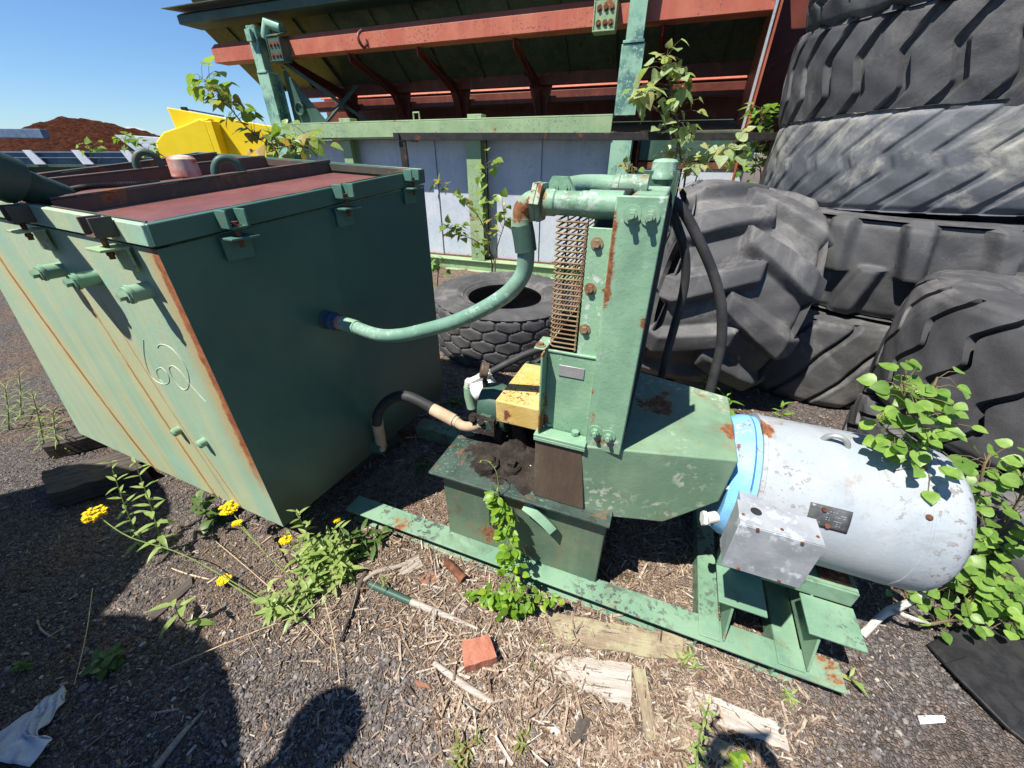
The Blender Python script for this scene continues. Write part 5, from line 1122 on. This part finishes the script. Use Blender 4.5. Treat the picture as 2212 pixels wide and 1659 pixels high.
branchy('pale poplar branch hanging left beside the tall green hopper post', [(1465, 300), (1420, 240), (1395, 215), (1372, 195)], 4.15, .12, 24, 'l_pale', spread=.16, lo=.5, droop=.9)
branchy('sparse poplar twigs between the black frame and chalky tyre stack', [(1500, 400), (1530, 350), (1560, 325), (1590, 310)], 4.2, .12, 34, 'l_pale', spread=.24, lo=.2)
branchy('bright bush leaves in the gap beside the black frame leg', [(1640, 400), (1632, 350), (1640, 290), (1645, 235)], 4.9, .10, 110, 'l_aspen', spread=.26, lo=.0)
branchy('small poplar twig showing just above the cooler outlet pipe', [(1362, 400), (1355, 372), (1350, 352)], 3.0, .055, 10, 'l_poplar', spread=.06, lo=.2)
branchy('small green sprig in the shade at the foot of the white wall', [(945, 610), (948, 580), (944, 560)], 4.6, .10, 14, 'l_aspen', spread=.12, lo=.1)
branchy('thin tree top leaves beside the yellow bucket in front of the mulch', [(330, 345), (318, 325), (290, 308), (270, 300)], 7.5, .13, 34, 'l_aspen', spread=.24, lo=.1)
branchy('tiny sunlit twig in front of the mulch heap', [(200, 345), (205, 320), (190, 312)], 8.0, .10, 18, 'l_aspen', spread=.22, lo=.2)
# aspen on the right: one crooked pale trunk with leafy limbs
asp = thing('aspen_bush', 'leafy round-leaved aspen shoots with pale crooked trunk right of motor', 'shrub', WF, tuple(gnd(1862, 1372)))
tr = MB(); g0 = gnd(1862, 1372)
P = [g0, WF.at(1905, 1330, y=g0[1] + .04), WF.at(1925, 1318, y=g0[1] + .06), WF.at(1965, 1300, y=.86), WF.at(2010, 1275, y=.92), WF.at(2060, 1240, y=1.0)]
tr.tube(P, [.013, .012, .016, .012, .010, .008], 10, smooth=5); P2 = [P[2], WF.at(1970, 1335, y=.78), WF.at(2010, 1348, y=.78)]; tr.tube(P2, [.010, .008, .004], 8, smooth=4)
tr.build('trunk', M['whitebark'], asp)
lf = MB(); st = MB()
def limb(px, ys, k, spread, L, lo=.05, shape='round'):
    Q = [WF.at(u, v, y=y) for (u, v), y in zip(px, ys)]; sp, _ = spline(Q, .01, 10); n = len(sp); st.tube(sp, [.005 * (1 - .7 * i / n) + .001 for i in range(n)], 6)
    for i in range(k):
        t = lo + (1 - lo) * rnd.random(); c = sp[min(n - 1, int(t * n))]; dn = unit(np.array([rnd.gauss(0, 1), rnd.gauss(0, .7), rnd.gauss(.1, .6)]))
        tip = c + dn * spread * rnd.uniform(.3, 1); st.tube([c, (c + tip) / 2 + np.array([0, 0, .012]), tip], [.0014, .0011, .0009], 4)
        leaf(lf, tip, unit(dn * (1, 1, .3) + np.array([rnd.gauss(0, .5), rnd.gauss(0, .5) - .35, -.15])), unit(facing() + np.array([0, -.45, .1])), L * rnd.uniform(.6, 1.12), shape, None, rnd.uniform(0, .22))
limb([(2060, 1180), (2030, 1080), (2000, 1010), (1985, 940), (1965, 880), (1945, 830)], [.92, .86, .84, .86, .90, .95], 84, .105, .047)
limb([(2000, 1000), (1950, 955), (1915, 930), (1895, 905)], [.85, .86, .88, .90], 24, .07, .045)
limb([(1985, 900), (2010, 850), (2025, 815)], [.88, .92, .95], 14, .06, .045)
limb([(2090, 1150), (2110, 1080), (2125, 1010), (2140, 980)], [.90, .90, .92, .94], 40, .08, .045)
limb([(2060, 1240), (2110, 1200), (2160, 1150), (2200, 1080), (2230, 1020)], [1.0, 1.0, .98, .98, .98], 110, .14, .052)
limb([(2040, 1265), (2080, 1270), (2140, 1280), (2200, 1270)], [.9, .88, .86, .86], 90, .12, .050)
limb([(2010, 1348), (2060, 1340), (2100, 1350)], [.78, .78, .78], 12, .06, .045)
limb([(1965, 1300), (1950, 1275), (1930, 1270)], [.86, .88, .9], 7, .05, .040)
limb([(2150, 1290), (2180, 1330), (2200, 1360)], [.85, .80, .78], 34, .09, .046)
st.build('stem', M['stem'], asp); lf.build('foliage', M['l_aspen'], asp, smooth=60)
# vine in front of the reservoir
def vine(name, label, px, ys, k, L, spread, mat='l_vine', tend=None):
    Q = [PF.at(u, v, y=y) for (u, v), y in zip(px, ys)]; v_ = thing(name, label, 'vine', PF, (Q[0][0], Q[0][1], 0)); st = MB(PF); lf = MB(PF)
    sp, _ = spline(Q, .01, 10); n = len(sp); st.tube(sp, [.0026 * (1 - .5 * i / n) for i in range(n)], 6)
    for i in range(k):
        t = (i + .5) / k; c = sp[min(n - 1, int(t * n))]; dn = unit(np.array([rnd.gauss(0, 1), -abs(rnd.gauss(.5, .5)), rnd.gauss(.1, .5)])); tip = c + dn * spread * rnd.uniform(.2, 1) * (1.25 - .7 * t)
        st.tube([c, tip], .0009, 4); leaf(lf, tip, unit(dn + np.array([rnd.gauss(0, .4), rnd.gauss(-.2, .4), rnd.gauss(-.1, .4)])), unit(facing() + np.array([0, -.5, 0])), L * rnd.uniform(.6, 1.1), 'oval', None, .15)
    if tend:
        T = [PF.at(u, v, y=y) for (u, v), y in tend]; s2, _ = spline(T, .01, 8); st.tube(s2, [.0016 * (1 - .6 * i / len(s2)) for i in range(len(s2))], 5)
        for q in range(4, len(s2), 7): leaf(lf, s2[q], rdir(.2), facing(), .018, 'lance', .9)
    st.build('stem', M['gstem'], v_); lf.build('foliage', M[mat], v_, smooth=60); return v_
vine('climbing_vine', 'bright green vine climbing the reservoir front to a curled tendril', [(1105, 1325), (1110, 1260), (1108, 1200), (1098, 1150), (1088, 1105), (1075, 1065)], [.80, .84, .89, .925, .93, .925], 150, .039, .052, tend=[((1075, 1065), .925), ((1076, 1040), .93), ((1070, 1015), .94), ((1055, 997), .95), ((1040, 994), .95), ((1033, 1000), .955)])
vine('climbing_vine', 'low vine runner spreading left over chips below the reservoir', [(1120, 1300), (1080, 1280), (1040, 1280), (1010, 1300)], [.82, .82, .81, .79], 60, .040, .05)
vine('climbing_vine', 'low vine runner under the skid edge right of the climbing vine', [(1110, 1310), (1145, 1290), (1175, 1280), (1200, 1290)], [.82, .84, .85, .85], 34, .034, .042)
# weeds
def stalk(lab, b0, tip, k, L, mat='l_weed', name='weed', shape='lance', cat='weed', group=None, r=.003, wid=1.0, dead=0.0, topcone=True, y_up=None):
    P0 = gnd(*b0); y1 = P0[1] if y_up is None else P0[1] + y_up
    P1 = WF.at(*tip, y=y1); h = max(.02, P1[2]); pl = thing(name, lab, cat, WF, P0, group); st = MB(); lf = MB()
    sp, _ = spline([P0, P0 * .5 + P1 * .5 + np.array([rnd.uniform(-.01, .01), rnd.uniform(-.01, .01), 0]), P1], .01, 8); n = len(sp); st.tube(sp, [r * (1 - .6 * i / n) for i in range(n)], 6)
    for i in range(k):
        t = ((i + .6) / k) ** .9; c = sp[min(n - 1, int(t * n))]; a = i * 2.4 + rnd.uniform(-.3, .3); up = -.05 + .75 * t if topcone else .25
        d = np.array([math.cos(a), math.sin(a), up]); leaf(lf, c, d, unit(np.array([-d[0] * .35, -d[1] * .35, 1])), L * (1.1 - .55 * t) * rnd.uniform(.8, 1.15), shape, min(1, max(0, rnd.gauss(.25 + .5 * t, .2))), rnd.uniform(.1, .45), .25)
    st.build('stem', M['gstem'], pl); lf.build('foliage', M[mat], pl, smooth=60); return pl
def clump(lab, c, n, rad, hgt, k, L, mat='l_weed', name='weed_clump', shape='lance'):
    P0 = gnd(*c); pl = thing(name, lab, 'weed', WF, P0); st = MB(); lf = MB()
    for j in range(n):
        a = rnd.uniform(0, 6.28); rr = rad * rnd.random() ** .6; p = P0 + np.array([math.cos(a) * rr, math.sin(a) * rr * .8, 0]); q = p + np.array([rnd.gauss(0, .3), rnd.gauss(0, .3), 1]) * hgt * rnd.uniform(.5, 1.1)
        st.tube([p, p * .5 + q * .5, q], [.0024, .002, .0012], 5)
        for i in range(k):
            t = (i + .4) / k; cc = p * (1 - t) + q * t; a2 = i * 2.4 + j; d = np.array([math.cos(a2), math.sin(a2), -.1 + .8 * t]); leaf(lf, cc, d, unit(np.array([-d[0] * .35, -d[1] * .35, 1])), L * (1.15 - .5 * t) * rnd.uniform(.7, 1.2), shape, min(1, max(0, rnd.gauss(.2 + .5 * t, .22))), rnd.uniform(.15, .5), .25)
    st.build('stem', M['gstem'], pl); lf.build('foliage', M[mat], pl, smooth=60); return pl
clump('dense sunlit goldenrod clump at the tank corner foot', (690, 1240), 11, .13, .20, 11, .075)
clump('lower lush goldenrod leaves in front of the tank corner clump', (670, 1305), 8, .11, .09, 8, .085)
clump('shaded weed leaves between the tank corner and skid rail end', (790, 1180), 6, .09, .10, 7, .09, 'l_shade')
clump('long-leaved rosette just right of the goldenrod clump', (760, 1215), 5, .08, .10, 7, .085)
stalk('tall weed spike rising before the pale tank plate, left one of two', (310, 1190), (238, 1000), 22, .070, y_up=.08); stalk('tall weed spike rising before the pale tank plate, leafier right one', (355, 1200), (292, 1000), 24, .085, y_up=.06)
stalk('sunlit weed stalk leaning over the goldenrod clump', (690, 1220), (640, 1105), 18, .075); stalk('mugwort seedling with lobed leaves below the tank edge', (470, 1130), (425, 1075), 12, .085, 'l_shade', shape='oval')
clump('lobed mugwort plant in the shadow at lower left', (240, 1420), 5, .05, .055, 7, .055, 'l_shade', shape='oval')
clump('small dim sprout at the left edge in shadow', (60, 1440), 2, .02, .03, 5, .03, 'l_shade', shape='oval')
stalk('single bright seedling with three long leaves at the shadow edge', (405, 1350), (375, 1290), 6, .105, y_up=.0); stalk('bright two-leaf sprout below the goldenrod clump', (590, 1330), (575, 1265), 9, .085)
clump('yellowing rosette right of the bright seedling', (600, 1310), 3, .03, .03, 6, .075)
for i, (b0, tp_, lab) in enumerate((((45, 900), (40, 800), 'feathery green weed by the tank at the left edge, tallest'), ((20, 930), (10, 830), 'feathery weed at the extreme left edge of the gravel'), ((95, 960), (70, 850), 'feathery weed nearest the dark timbers'), ((130, 975), (115, 885), 'short feathery weed touching the far timber'))):
    stalk(lab, b0, tp_, 34, .11, 'l_weed', shape='blade', r=.004)
clump('goldenrod tuft with bronze tips at the bottom edge', (1010, 1640), 7, .045, .06, 9, .038, 'l_red'); clump('small bronze-tipped goldenrod tuft right of the bottom edge tuft', (1125, 1610), 3, .02, .055, 9, .036, 'l_red')
stalk('upright bright weed at the bottom edge near the phone shadow', (1500, 1680), (1532, 1520), 26, .040); clump('round-leaved weed at the bottom edge inside the phone shadow', (1600, 1655), 3, .03, .03, 5, .035, 'l_vine', shape='oval')
clump('wilted yellow-green weed beside the lichened board', (1490, 1430), 5, .04, .04, 7, .035); clump('small yellow rosette right of the bleached board', (1700, 1520), 3, .025, .03, 7, .040)
clump('tiny fern-like weed right of the brick', (1165, 1400), 4, .03, .02, 7, .026); clump('tiny grey-green weed at the left end of the bark slab', (1155, 1445), 4, .025, .02, 6, .022, 'l_shade')
stalk('single long leaf weed at the end of the skid', (1845, 1480), (1835, 1460), 4, .065); clump('tiny seedling in the gravel below the skid end', (1775, 1570), 2, .015, .015, 5, .022)
clump('narrow-leaved sprig in the shade on the ground behind the skid rail', (905, 1010), 2, .03, .05, 6, .09, 'l_shade'); clump('low dark rosette beyond the suction hose', (985, 870), 3, .05, .03, 7, .10, 'l_shade')
stalk('bright narrow-leaved weed between the hood and upright tyre', (1540, 880), (1518, 770), 22, .12, 'l_aspen'); stalk('narrow-leaved weed sprout rising behind the white motor', (1690, 935), (1690, 875), 14, .11, 'l_aspen'); stalk('low bright leaf weed right of the hose foot', (1580, 895), (1570, 855), 9, .12, 'l_aspen')
stalk('little two-leaf sprout growing beside the green painted stick', (835, 1275), (828, 1245), 5, .045)
# yellow wildflowers
def wildflower(lab, path, hz, head, n=9, size=.030):
    P = [gnd(*path[0])] + [WF.at(u, v, z=z) for (u, v), z in zip(path[1:], hz)]
    pl = thing('yellow_wildflower', lab, 'wildflower', WF, P[0], 'yellow wildflowers'); st = MB(); st.tube(P, .0022, 6, smooth=6); fl = MB(); c0 = P[-1]
    for i in range(n * 6):
        o = np.array([rnd.gauss(0, 1), rnd.gauss(0, 1), rnd.gauss(0, .35)]); o = o / max(1, np.linalg.norm(o) / 1.4); c = c0 + o * size * .6 * np.array(head)
        for k in range(5):
            a = k * 1.257 + i; leaf(fl, c, (math.cos(a), math.sin(a), .25), UP, .0095, 'oval', None, .1, .1)
        if i % 7 == 0: st.tube([c0 - np.array([0, 0, size * .8]), c], .0008, 4)
    st.build('stem', M['gstem'], pl); fl.build('flower_head', M['flower'], pl, smooth=0); return pl
wildflower('yellow flower head bent far left over the shadowed gravel on a long arching stem', [(560, 1290), (400, 1200), (280, 1160), (205, 1110)], [.13, .22, .30], (1.0, 1.3, 1.6), 13, .034)
wildflower('yellow flower cluster against the tank foot, left of the corner', [(640, 1260), (560, 1180), (495, 1098)], [.12, .22], (1.2, 1.2, 1.2), 12, .034)
wildflower('small yellow flower just under the tank foot cluster', [(640, 1260), (570, 1190), (512, 1130)], [.10, .19], (.8, .8, .6), 4, .022)
wildflower('yellow flower cluster right at the bottom tank corner', [(690, 1240), (665, 1170), (634, 1092)], [.12, .22], (1.3, 1.1, .8), 11, .034)
wildflower('yellow flower over the goldenrod leaves, lower left of the tank corner', [(690, 1250), (650, 1200), (617, 1166)], [.08, .15], (.9, .8, .8), 5, .026)
wildflower('lone small yellow flower against the dark tank front', [(760, 1200), (745, 1160), (728, 1124)], [.07, .13], (.6, .6, .9), 3, .018)
wildflower('yellow flower lying low on the sunlit wood chips', [(590, 1330), (540, 1290), (484, 1252)], [.03, .035], (1.0, .9, .6), 7, .026)

# ------------------------------------------------------------------ debris on the ground
tag(plank('wood_board', 'lichen-covered greenish board lying beside the skid rail', 'board', quad([(1185, 1325), (1475, 1378), (1478, 1430), (1205, 1396)]), .014, M['woodl'], -.0005, None, rag=.06, sub=14), group='weathered boards')
tag(plank('wood_board', 'wide bleached bark slab with a knot, below the lichened board', 'board', quad([(1168, 1412), (1360, 1440), (1362, 1535), (1178, 1462)]), .016, M['woodw'], -.0005, None, rag=.05, sub=14), group='weathered boards')
tag(plank('wood_board', 'narrow mossy board end-on to the camera right of the bark slab', 'board', quad([(1395, 1605), (1365, 1450), (1392, 1452), (1420, 1600)]), .020, M['woodl'], -.0005, None, rag=.03), group='weathered boards')
tag(plank('wood_board', 'pale ribbed board running under the phone shadow', 'board', quad([(1485, 1485), (1690, 1570), (1700, 1625), (1480, 1540)]), .012, M['woodw'], -.0005, None, rag=.06, sub=14), group='weathered boards')
tag(plank('wood_board', 'brown rotten board piece at bottom centre under the boards', 'board', quad([(1420, 1540), (1580, 1610), (1560, 1655), (1400, 1575)]), .010, M['woodl'], -.0005, None, rag=.08, sub=12), group='weathered boards')
tag(plank('wood_board', 'flat grey board along the shaded chips left of the goldenrod', 'board', quad([(322, 1330), (415, 1248), (420, 1268), (335, 1345)]), .016, M['woodd'], -.0005, None, rag=.04), group='weathered boards')
tag(plank('wood_board', 'small dark broken board end near the bone', 'board', quad([(1228, 1605), (1255, 1545), (1275, 1560), (1262, 1612)]), .02, M['woodd'], -.0005, None, rag=.05), group='weathered boards')
tag(plank('wood_board', 'little bleached block at the very bottom beside the goldenrod tuft', 'board', quad([(1050, 1650), (1068, 1632), (1122, 1630), (1118, 1655)]), .014, M['woodw'], -.0005, None, rag=.04), group='weathered boards')
def stick(lab, px, r, mat='wood', name='stick', zs=None, flat=1.0, n=8, smooth=5):
    P = [gnd(u, v, (zs[i] if zs else (r if np.isscalar(r) else r[i]) * .8)) for i, (u, v) in enumerate(px)]
    return tag(MB().tube(P, r, n, smooth=smooth).build(name, M[mat], smooth=45), lab, 'stick', 'sticks and splinters on the ground')
st_ = thing('painted_stick', 'straight stick, its left half painted dark green and right half bare', 'stick', WF, gnd(870, 1290), 'sticks and splinters on the ground')
a, c, e = gnd(800, 1262, .014), gnd(888, 1300, .014), gnd(1032, 1358, .010)
MB().tube([a, c], .0155, 14).build('painted_half', M['darkgreen'], st_); MB().tube([c, c * .5 + e * .5 + (.002, 0, 0), e], [.0145, .012, .005], 12).build('bare_half', M['woodw'], st_)
stick('thick split white stick diagonal below the brick', [(938, 1432), (1000, 1478), (1068, 1522)], [.010, .013, .011], 'woodw')
stick('long thin pale lath running down right of the brick', [(1092, 1422), (1150, 1480), (1230, 1575)], [.006, .007, .005], 'woodw')
stick('grey lath parallel and right of the long pale lath', [(1095, 1440), (1160, 1500), (1210, 1545)], [.005, .008, .005], 'wood')
stick('forked dead branch beside the goldenrod clump, thick upper limb', [(905, 1200), (865, 1222), (815, 1235), (785, 1255)], [.006, .010, .012, .008], 'wood')
stick('dark bent branch leading down from the goldenrod clump', [(790, 1235), (772, 1280), (755, 1330), (735, 1385)], [.010, .009, .008, .005], 'woodd')
stick('pale branch splinter left of the rusty pipe, under the skid', [(890, 1258), (940, 1268), (990, 1280)], [.004, .006, .004], 'woodw')
stick('long weathered stick in the shadow at the bottom left', [(335, 1660), (390, 1590), (440, 1535)], [.011, .009, .004], 'wood')
stick('short grey stick across the shaded gravel beside the long one', [(335, 1540), (365, 1535), (388, 1532)], [.003, .004, .003], 'wood')
stick('thin curved twig at the left of the shaded gravel', [(80, 1340), (90, 1362), (118, 1380)], [.003, .004, .002], 'wood')
stick('straw-coloured twig lying from shade into sun', [(363, 1225), (405, 1240), (455, 1252)], [.003, .0035, .003], 'straw')
stick('slim branch at the sunlit shadow edge', [(410, 1355), (440, 1325), (452, 1300)], [.006, .005, .003], 'wood')
stick('long thin dry stem crossing the bottom right gravel', [(1700, 1560), (1800, 1555), (1890, 1580), (1975, 1608)], .0018, 'straw')
stick('splinter crossing just under the painted stick', [(1010, 1320), (1050, 1345), (1085, 1385)], [.002, .003, .002], 'straw')
stick('short splinter beside the white stick end', [(1045, 1555), (1080, 1530), (1110, 1500)], [.004, .005, .003], 'wood')
stick('broken twig lying left of the brick', [(925, 1445), (935, 1420), (950, 1400)], [.004, .005, .004], 'bark')
for i, (a, c, lab) in enumerate((((640, 1345), (760, 1230), 'dry grass stalk fallen across gravel, uppermost'), ((455, 1160), (700, 1390), 'long dry stalk slanting over the sunlit chips'), ((690, 1260), (735, 1480), 'dry stalk hanging steeply below the goldenrod clump'), ((370, 1440), (640, 1330), 'long straw lying along the shadow edge'), ((160, 1480), (200, 1270), 'upright straw stalk in the left shadow'))):
    stick(lab, [a, ((a[0] + c[0]) / 2 + 6, (a[1] + c[1]) / 2 - 5), c], .0015, 'straw', 'dry_stalk', zs=[.01, .04, .01])
rs = random.Random(5)
for i, (u, v) in enumerate(((720, 1250), (745, 1290), (700, 1330), (760, 1330), (650, 1300), (820, 1210))):
    a_ = gnd(u, v, .01); q = a_ + np.array([rs.uniform(-.12, .12), rs.uniform(-.16, .02), rs.uniform(.05, .12)]); e_ = q + np.array([rs.uniform(-.1, .1), -.10, -.06])
    tag(MB().tube([a_, q, e_], [.0012, .001, .0006], 5, smooth=6).build('dry_stalk', M['straw']), 'bent dry grass stalk sprouting from the goldenrod clump', 'stick', 'bent dry stalks in the goldenrod')
# brick
bc = gnd(1037, 1410); Pb = [gnd(u, v, .058) * (1, 1, 0) for u, v in ((1003, 1442), (1072, 1420), (1056, 1369), (997, 1386))]
bb = plank('brick', 'single salmon-red broken brick on the chips left of the boards', 'brick', Pb, .058, M['brick'], 0.0, None, rag=.02, sub=6)
# rusty pipe stub
rp = thing('pipe_stub', 'short rusty steel bar stub on the chips under the vine side of the skid', 'pipe stub', WF, gnd(985, 1235)); a, c = gnd(964, 1212, .018), gnd(1003, 1253, .020)
d = unit(c - a); MB().tube([a, a + d * .008, c - d * .022, c - d * .02, c], [.016, .018, .018, .021, .021], 20).build('bar', M['rustm'], rp); MB().tube([c + d * .0002, c + d * .0015], .019, 20).build('end_face', M['oilmud'], rp)
# bark pieces
for q, lab in (([(895, 1470), (922, 1478), (932, 1490), (902, 1485)], 'curl of red bark on the gravel left of the white stick'), ([(860, 1235), (905, 1205), (915, 1225), (870, 1245)], 'broad curled bark strip beside the goldenrod clump'), ([(905, 1250), (940, 1235), (955, 1262), (915, 1270)], 'red-brown bark flake next to the rusty bar')):
    plank('bark_piece', lab, 'bark', quad(q), .008, M['bark'] if 'red' in lab else M['wood'], 0, 'bark pieces', rag=.1, sub=8)
# bone, egg, plastic
p = gnd(1197, 1585); bo = thing('small_bone', 'small bleached skull-like bone with two dark holes near the bottom centre', 'bone', WF, p)
b = MB(); b.ball(p + (0, .004, .010), .017, (1.15, .9, .7), 16); b.ball(p + (.012, -.012, .008), .012, (1.1, .9, .7), 12); b.ball(p + (-.016, .008, .010), .012, (1.3, .8, .7), 12); b.build('bone_body', M['bone'], bo)
for dq in ((-.003, -.004, .019), (.001, -.013, .015)): b = MB(); b.ball(p + dq, .0045, (1, 1, .5), 10); b.build('hole', M['oilmud'], bo)
p = PF.at(1145, 1008, z=.512); b = MB(PF); b.ball(p, .0125, (1.15, 1.0, .85), 18); tag(b.build('small_egg', M['white'], smooth=60), 'tiny white egg resting on the oily dirt beside the grimy hood', 'egg')
pc_ = thing('plastic_scrap', 'ribbed white plastic scrap on the gravel at lower right', 'plastic scrap', WF, gnd(2010, 1555)); Q = [gnd(1980, 1548), gnd(2035, 1547), gnd(2040, 1562), gnd(1986, 1566)]
b = MB(); b.prism([q + (0, 0, .004) for q in Q], (0, 0, .003)); b.prism([(Q[0] * .75 + Q[3] * .25) + (0, 0, .007), (Q[1] * .75 + Q[2] * .25) + (0, 0, .007), (Q[1] * .6 + Q[2] * .4) + (0, 0, .007), (Q[0] * .6 + Q[3] * .4) + (0, 0, .007)], (0, 0, .006)); b.prism([(Q[0] * .3 + Q[3] * .7) + (0, 0, .007), (Q[1] * .3 + Q[2] * .7) + (0, 0, .007), (Q[1] * .15 + Q[2] * .85) + (0, 0, .007), (Q[0] * .15 + Q[3] * .85) + (0, 0, .007)], (0, 0, .005)); b.build('plastic_body', M['white'], pc_)
for t in (.2, .75): b = MB(); b.ball(Q[0] * (1 - t) + Q[1] * t + (.004, -.004, .0075), .005, (1.6, .6, .25), 10); b.build('slot', M['blackm'], pc_)
# crumpled cloth at lower left
nu, nv = 40, 26; G = np.zeros((nu, nv, 3)); ca, cb_, cc, cd = [gnd(u, v) for u, v in ((-60, 1640), (146, 1488), (150, 1500), (70, 1660))]
for i in range(nu):
    for j in range(nv):
        t, s_ = i / (nu - 1), j / (nv - 1); wv = .035 * math.sin(t * 9) * (1 - t); l, r_ = ca * (1 - t) + cb_ * t, cd * (1 - t) + cc * t; p = l * (1 - s_) + r_ * s_ + np.array([wv * .6, wv, 0]) * (s_ if s_ > .5 else -(1 - s_))
        G[i, j] = p + (0, 0, .010 + .014 * abs(math.sin(t * 14 + s_ * 7)) * abs(math.sin(s_ * 9 + t * 5)) + .006 * math.sin(t * 31 + s_ * 17) + .006)
b = MB(); b.grid(G); tag(b.build('white_cloth', M['cloth'], smooth=60, solid=.003), 'crumpled dirty white cloth lying on the shaded gravel at the bottom left corner', 'cloth')
# belting sheet under the aspen
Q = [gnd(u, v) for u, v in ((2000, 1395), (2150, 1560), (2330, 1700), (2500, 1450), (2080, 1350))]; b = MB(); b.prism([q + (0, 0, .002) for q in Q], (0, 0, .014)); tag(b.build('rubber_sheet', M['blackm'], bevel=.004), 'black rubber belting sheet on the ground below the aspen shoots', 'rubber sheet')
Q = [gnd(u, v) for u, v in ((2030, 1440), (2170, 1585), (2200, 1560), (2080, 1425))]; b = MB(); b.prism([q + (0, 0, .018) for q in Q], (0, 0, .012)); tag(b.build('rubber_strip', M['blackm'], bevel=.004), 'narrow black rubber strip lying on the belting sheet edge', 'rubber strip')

# ------------------------------------------------------------------ behind the camera: what casts the foreground shadows
def shadow_src(p, h): return np.array([p[0], p[1], 0]) + np.array(S) * (h / S[2])
def big(label, sh, Rr, W, h, fn): 
    c = shadow_src(sh, h); tyre(label, tuple(c), UP, Rr, W, Rr * .55, fn, .04, 0, .3, N1=160, ns=20, group='added tyres stacked behind the camera to cast shadows'); return c
cA = shadow_src((-2.3, 1.0), 1.9); cB = shadow_src((-1.55, .05), 1.9)  # tyre piles added out of view to cast the rounded foreground shadows
for nm, c, Rr in (('farther left pile', cA, .68), ('nearer pile', cB, .83)):
    for i, z in enumerate((.19, .57, .95, 1.33, 1.71)):
        tyre('added shadow-casting tyre %s from the ground in the %s behind the camera' % (('first', 'second', 'third', 'fourth', 'top')[i], nm), (c[0], c[1], z), UP, Rr, .38, Rr * .3, lug_hex(14, 3), .03, 0, i * .4, N1=120, ns=14, group='added tyres stacked behind the camera to cast shadows')
lp = shadow_src((-.62, .49), 2.0); wlp = thing('shadow_disc_pole', 'added round disc on a steel pole behind the camera, casting a shadow', 'shadow caster', WF, (lp[0], lp[1], 0))  # disc on a pole, added out of view to cast one shadow lobe
b = MB(); b.tube([(lp[0], lp[1], 0), (lp[0], lp[1], 1.86)], .02, 10); b.tube([(lp[0], lp[1], 0), (lp[0], lp[1], .02)], .16, 20); b.build('pole', M['dirtyframe'], wlp)
b = MB(); b.lathe([(-.05, .06), (-.02, .105), (.03, .118), (.04, .112)], (lp[0], lp[1], 2.0), S, 24); b.build('shadow_disc', M['darkgreen'], wlp)
# the photographer, standing behind the camera with a raised phone
def skin_body(name, verts, edges, radii, mat, parent, sub=2, root=0):
    me = bpy.data.meshes.new(name); me.from_pydata([tuple(v) for v in verts], edges, []); o = bpy.data.objects.new(name, me); COL.objects.link(o)
    me.materials.append(mat); m = o.modifiers.new('skin', 'SKIN'); m.use_smooth_shade = True
    for i, r in enumerate(radii):
        v = me.skin_vertices[0].data[i]; v.radius = (r, r) if np.isscalar(r) else r; v.use_root = (i == root)
    s = o.modifiers.new('sub', 'SUBSURF'); s.levels = s.render_levels = sub
    if parent: o.parent = parent
    return o
pb_ = np.array([-.10, -.55, 0]); per = thing('person', 'person in grey shirt and dark trousers standing behind the camera holding up a phone', 'person', WF, tuple(pb_))
V = [(0, 0, .98), (0, 0, 1.16), (0, .01, 1.34), (0, .02, 1.46), (0, .05, 1.54), (0, .09, 1.63), (0, .10, 1.71),
     (-.10, 0, .90), (-.11, .03, .50), (-.11, 0, .10), (-.12, .14, .05), (.10, 0, .90), (.11, .03, .50), (.11, 0, .10), (.12, .14, .05),
     (-.19, .02, 1.41), (-.24, .16, 1.20), (-.07, .40, 1.52), (-.03, .46, 1.575), (.19, .02, 1.41), (.28, .18, 1.20), (.23, .40, 1.52), (.19, .46, 1.575)]
E_ = [(0, 1), (1, 2), (2, 3), (3, 4), (4, 5), (5, 6), (0, 7), (7, 8), (8, 9), (9, 10), (0, 11), (11, 12), (12, 13), (13, 14), (2, 15), (15, 16), (16, 17), (17, 18), (2, 19), (19, 20), (20, 21), (21, 22)]
Rd = [(.15, .11), (.14, .10), (.17, .11), .07, .055, (.08, .095), .07, .085, .06, .045, .04, .085, .06, .045, .04, .06, .045, .032, .03, .06, .045, .032, .03]
skin_body('body', V, E_, Rd, M['shirt'], per)
skin_body('trousers', [(0, 0, .98), (-.10, 0, .90), (-.11, .03, .50), (-.11, 0, .10), (.10, 0, .90), (.11, .03, .50), (.11, 0, .10)], [(0, 1), (1, 2), (2, 3), (0, 4), (4, 5), (5, 6)], [(.165, .125), .10, .072, .06, .10, .072, .06], M['trousers'], per)
b = MB(); b.ball(pb_ + (0, .085, 1.70), .088, (.92, 1.05, 1.05), 16); b.build('hair', M['woodd'], per)
for sx in (-1, 1):
    base = np.array([.08 + sx * .11, .46, 1.58])
    V = [base, base + (-sx * .025, .02, .03)]; E2_ = [(0, 1)]; Rr_ = [.028, .030]
    for k in range(4):
        z = .012 + k * .018; i = len(V); V += [base + (-sx * .035, .03, z), base + (-sx * .055, .045, z + .004), base + (-sx * .085, .035, z + .006)]; E2_ += [(1, i), (i, i + 1), (i + 1, i + 2)]; Rr_ += [.009, .0085, .008]
    i = len(V); V += [base + (-sx * .03, -.005, .06), base + (-sx * .06, -.008, .085)]; E2_ += [(1, i), (i, i + 1)]; Rr_ += [.011, .009]
    skin_body('hand', V, E2_, Rr_, M['skin'], per, 1)
b = MB(); b.box(-.088, .084, -.036, -.026, 1.555, 1.665); ph = b.build('phone', M['blackm'], bevel=.004); tag(ph, 'black phone held up sideways by the person behind the camera', 'phone')
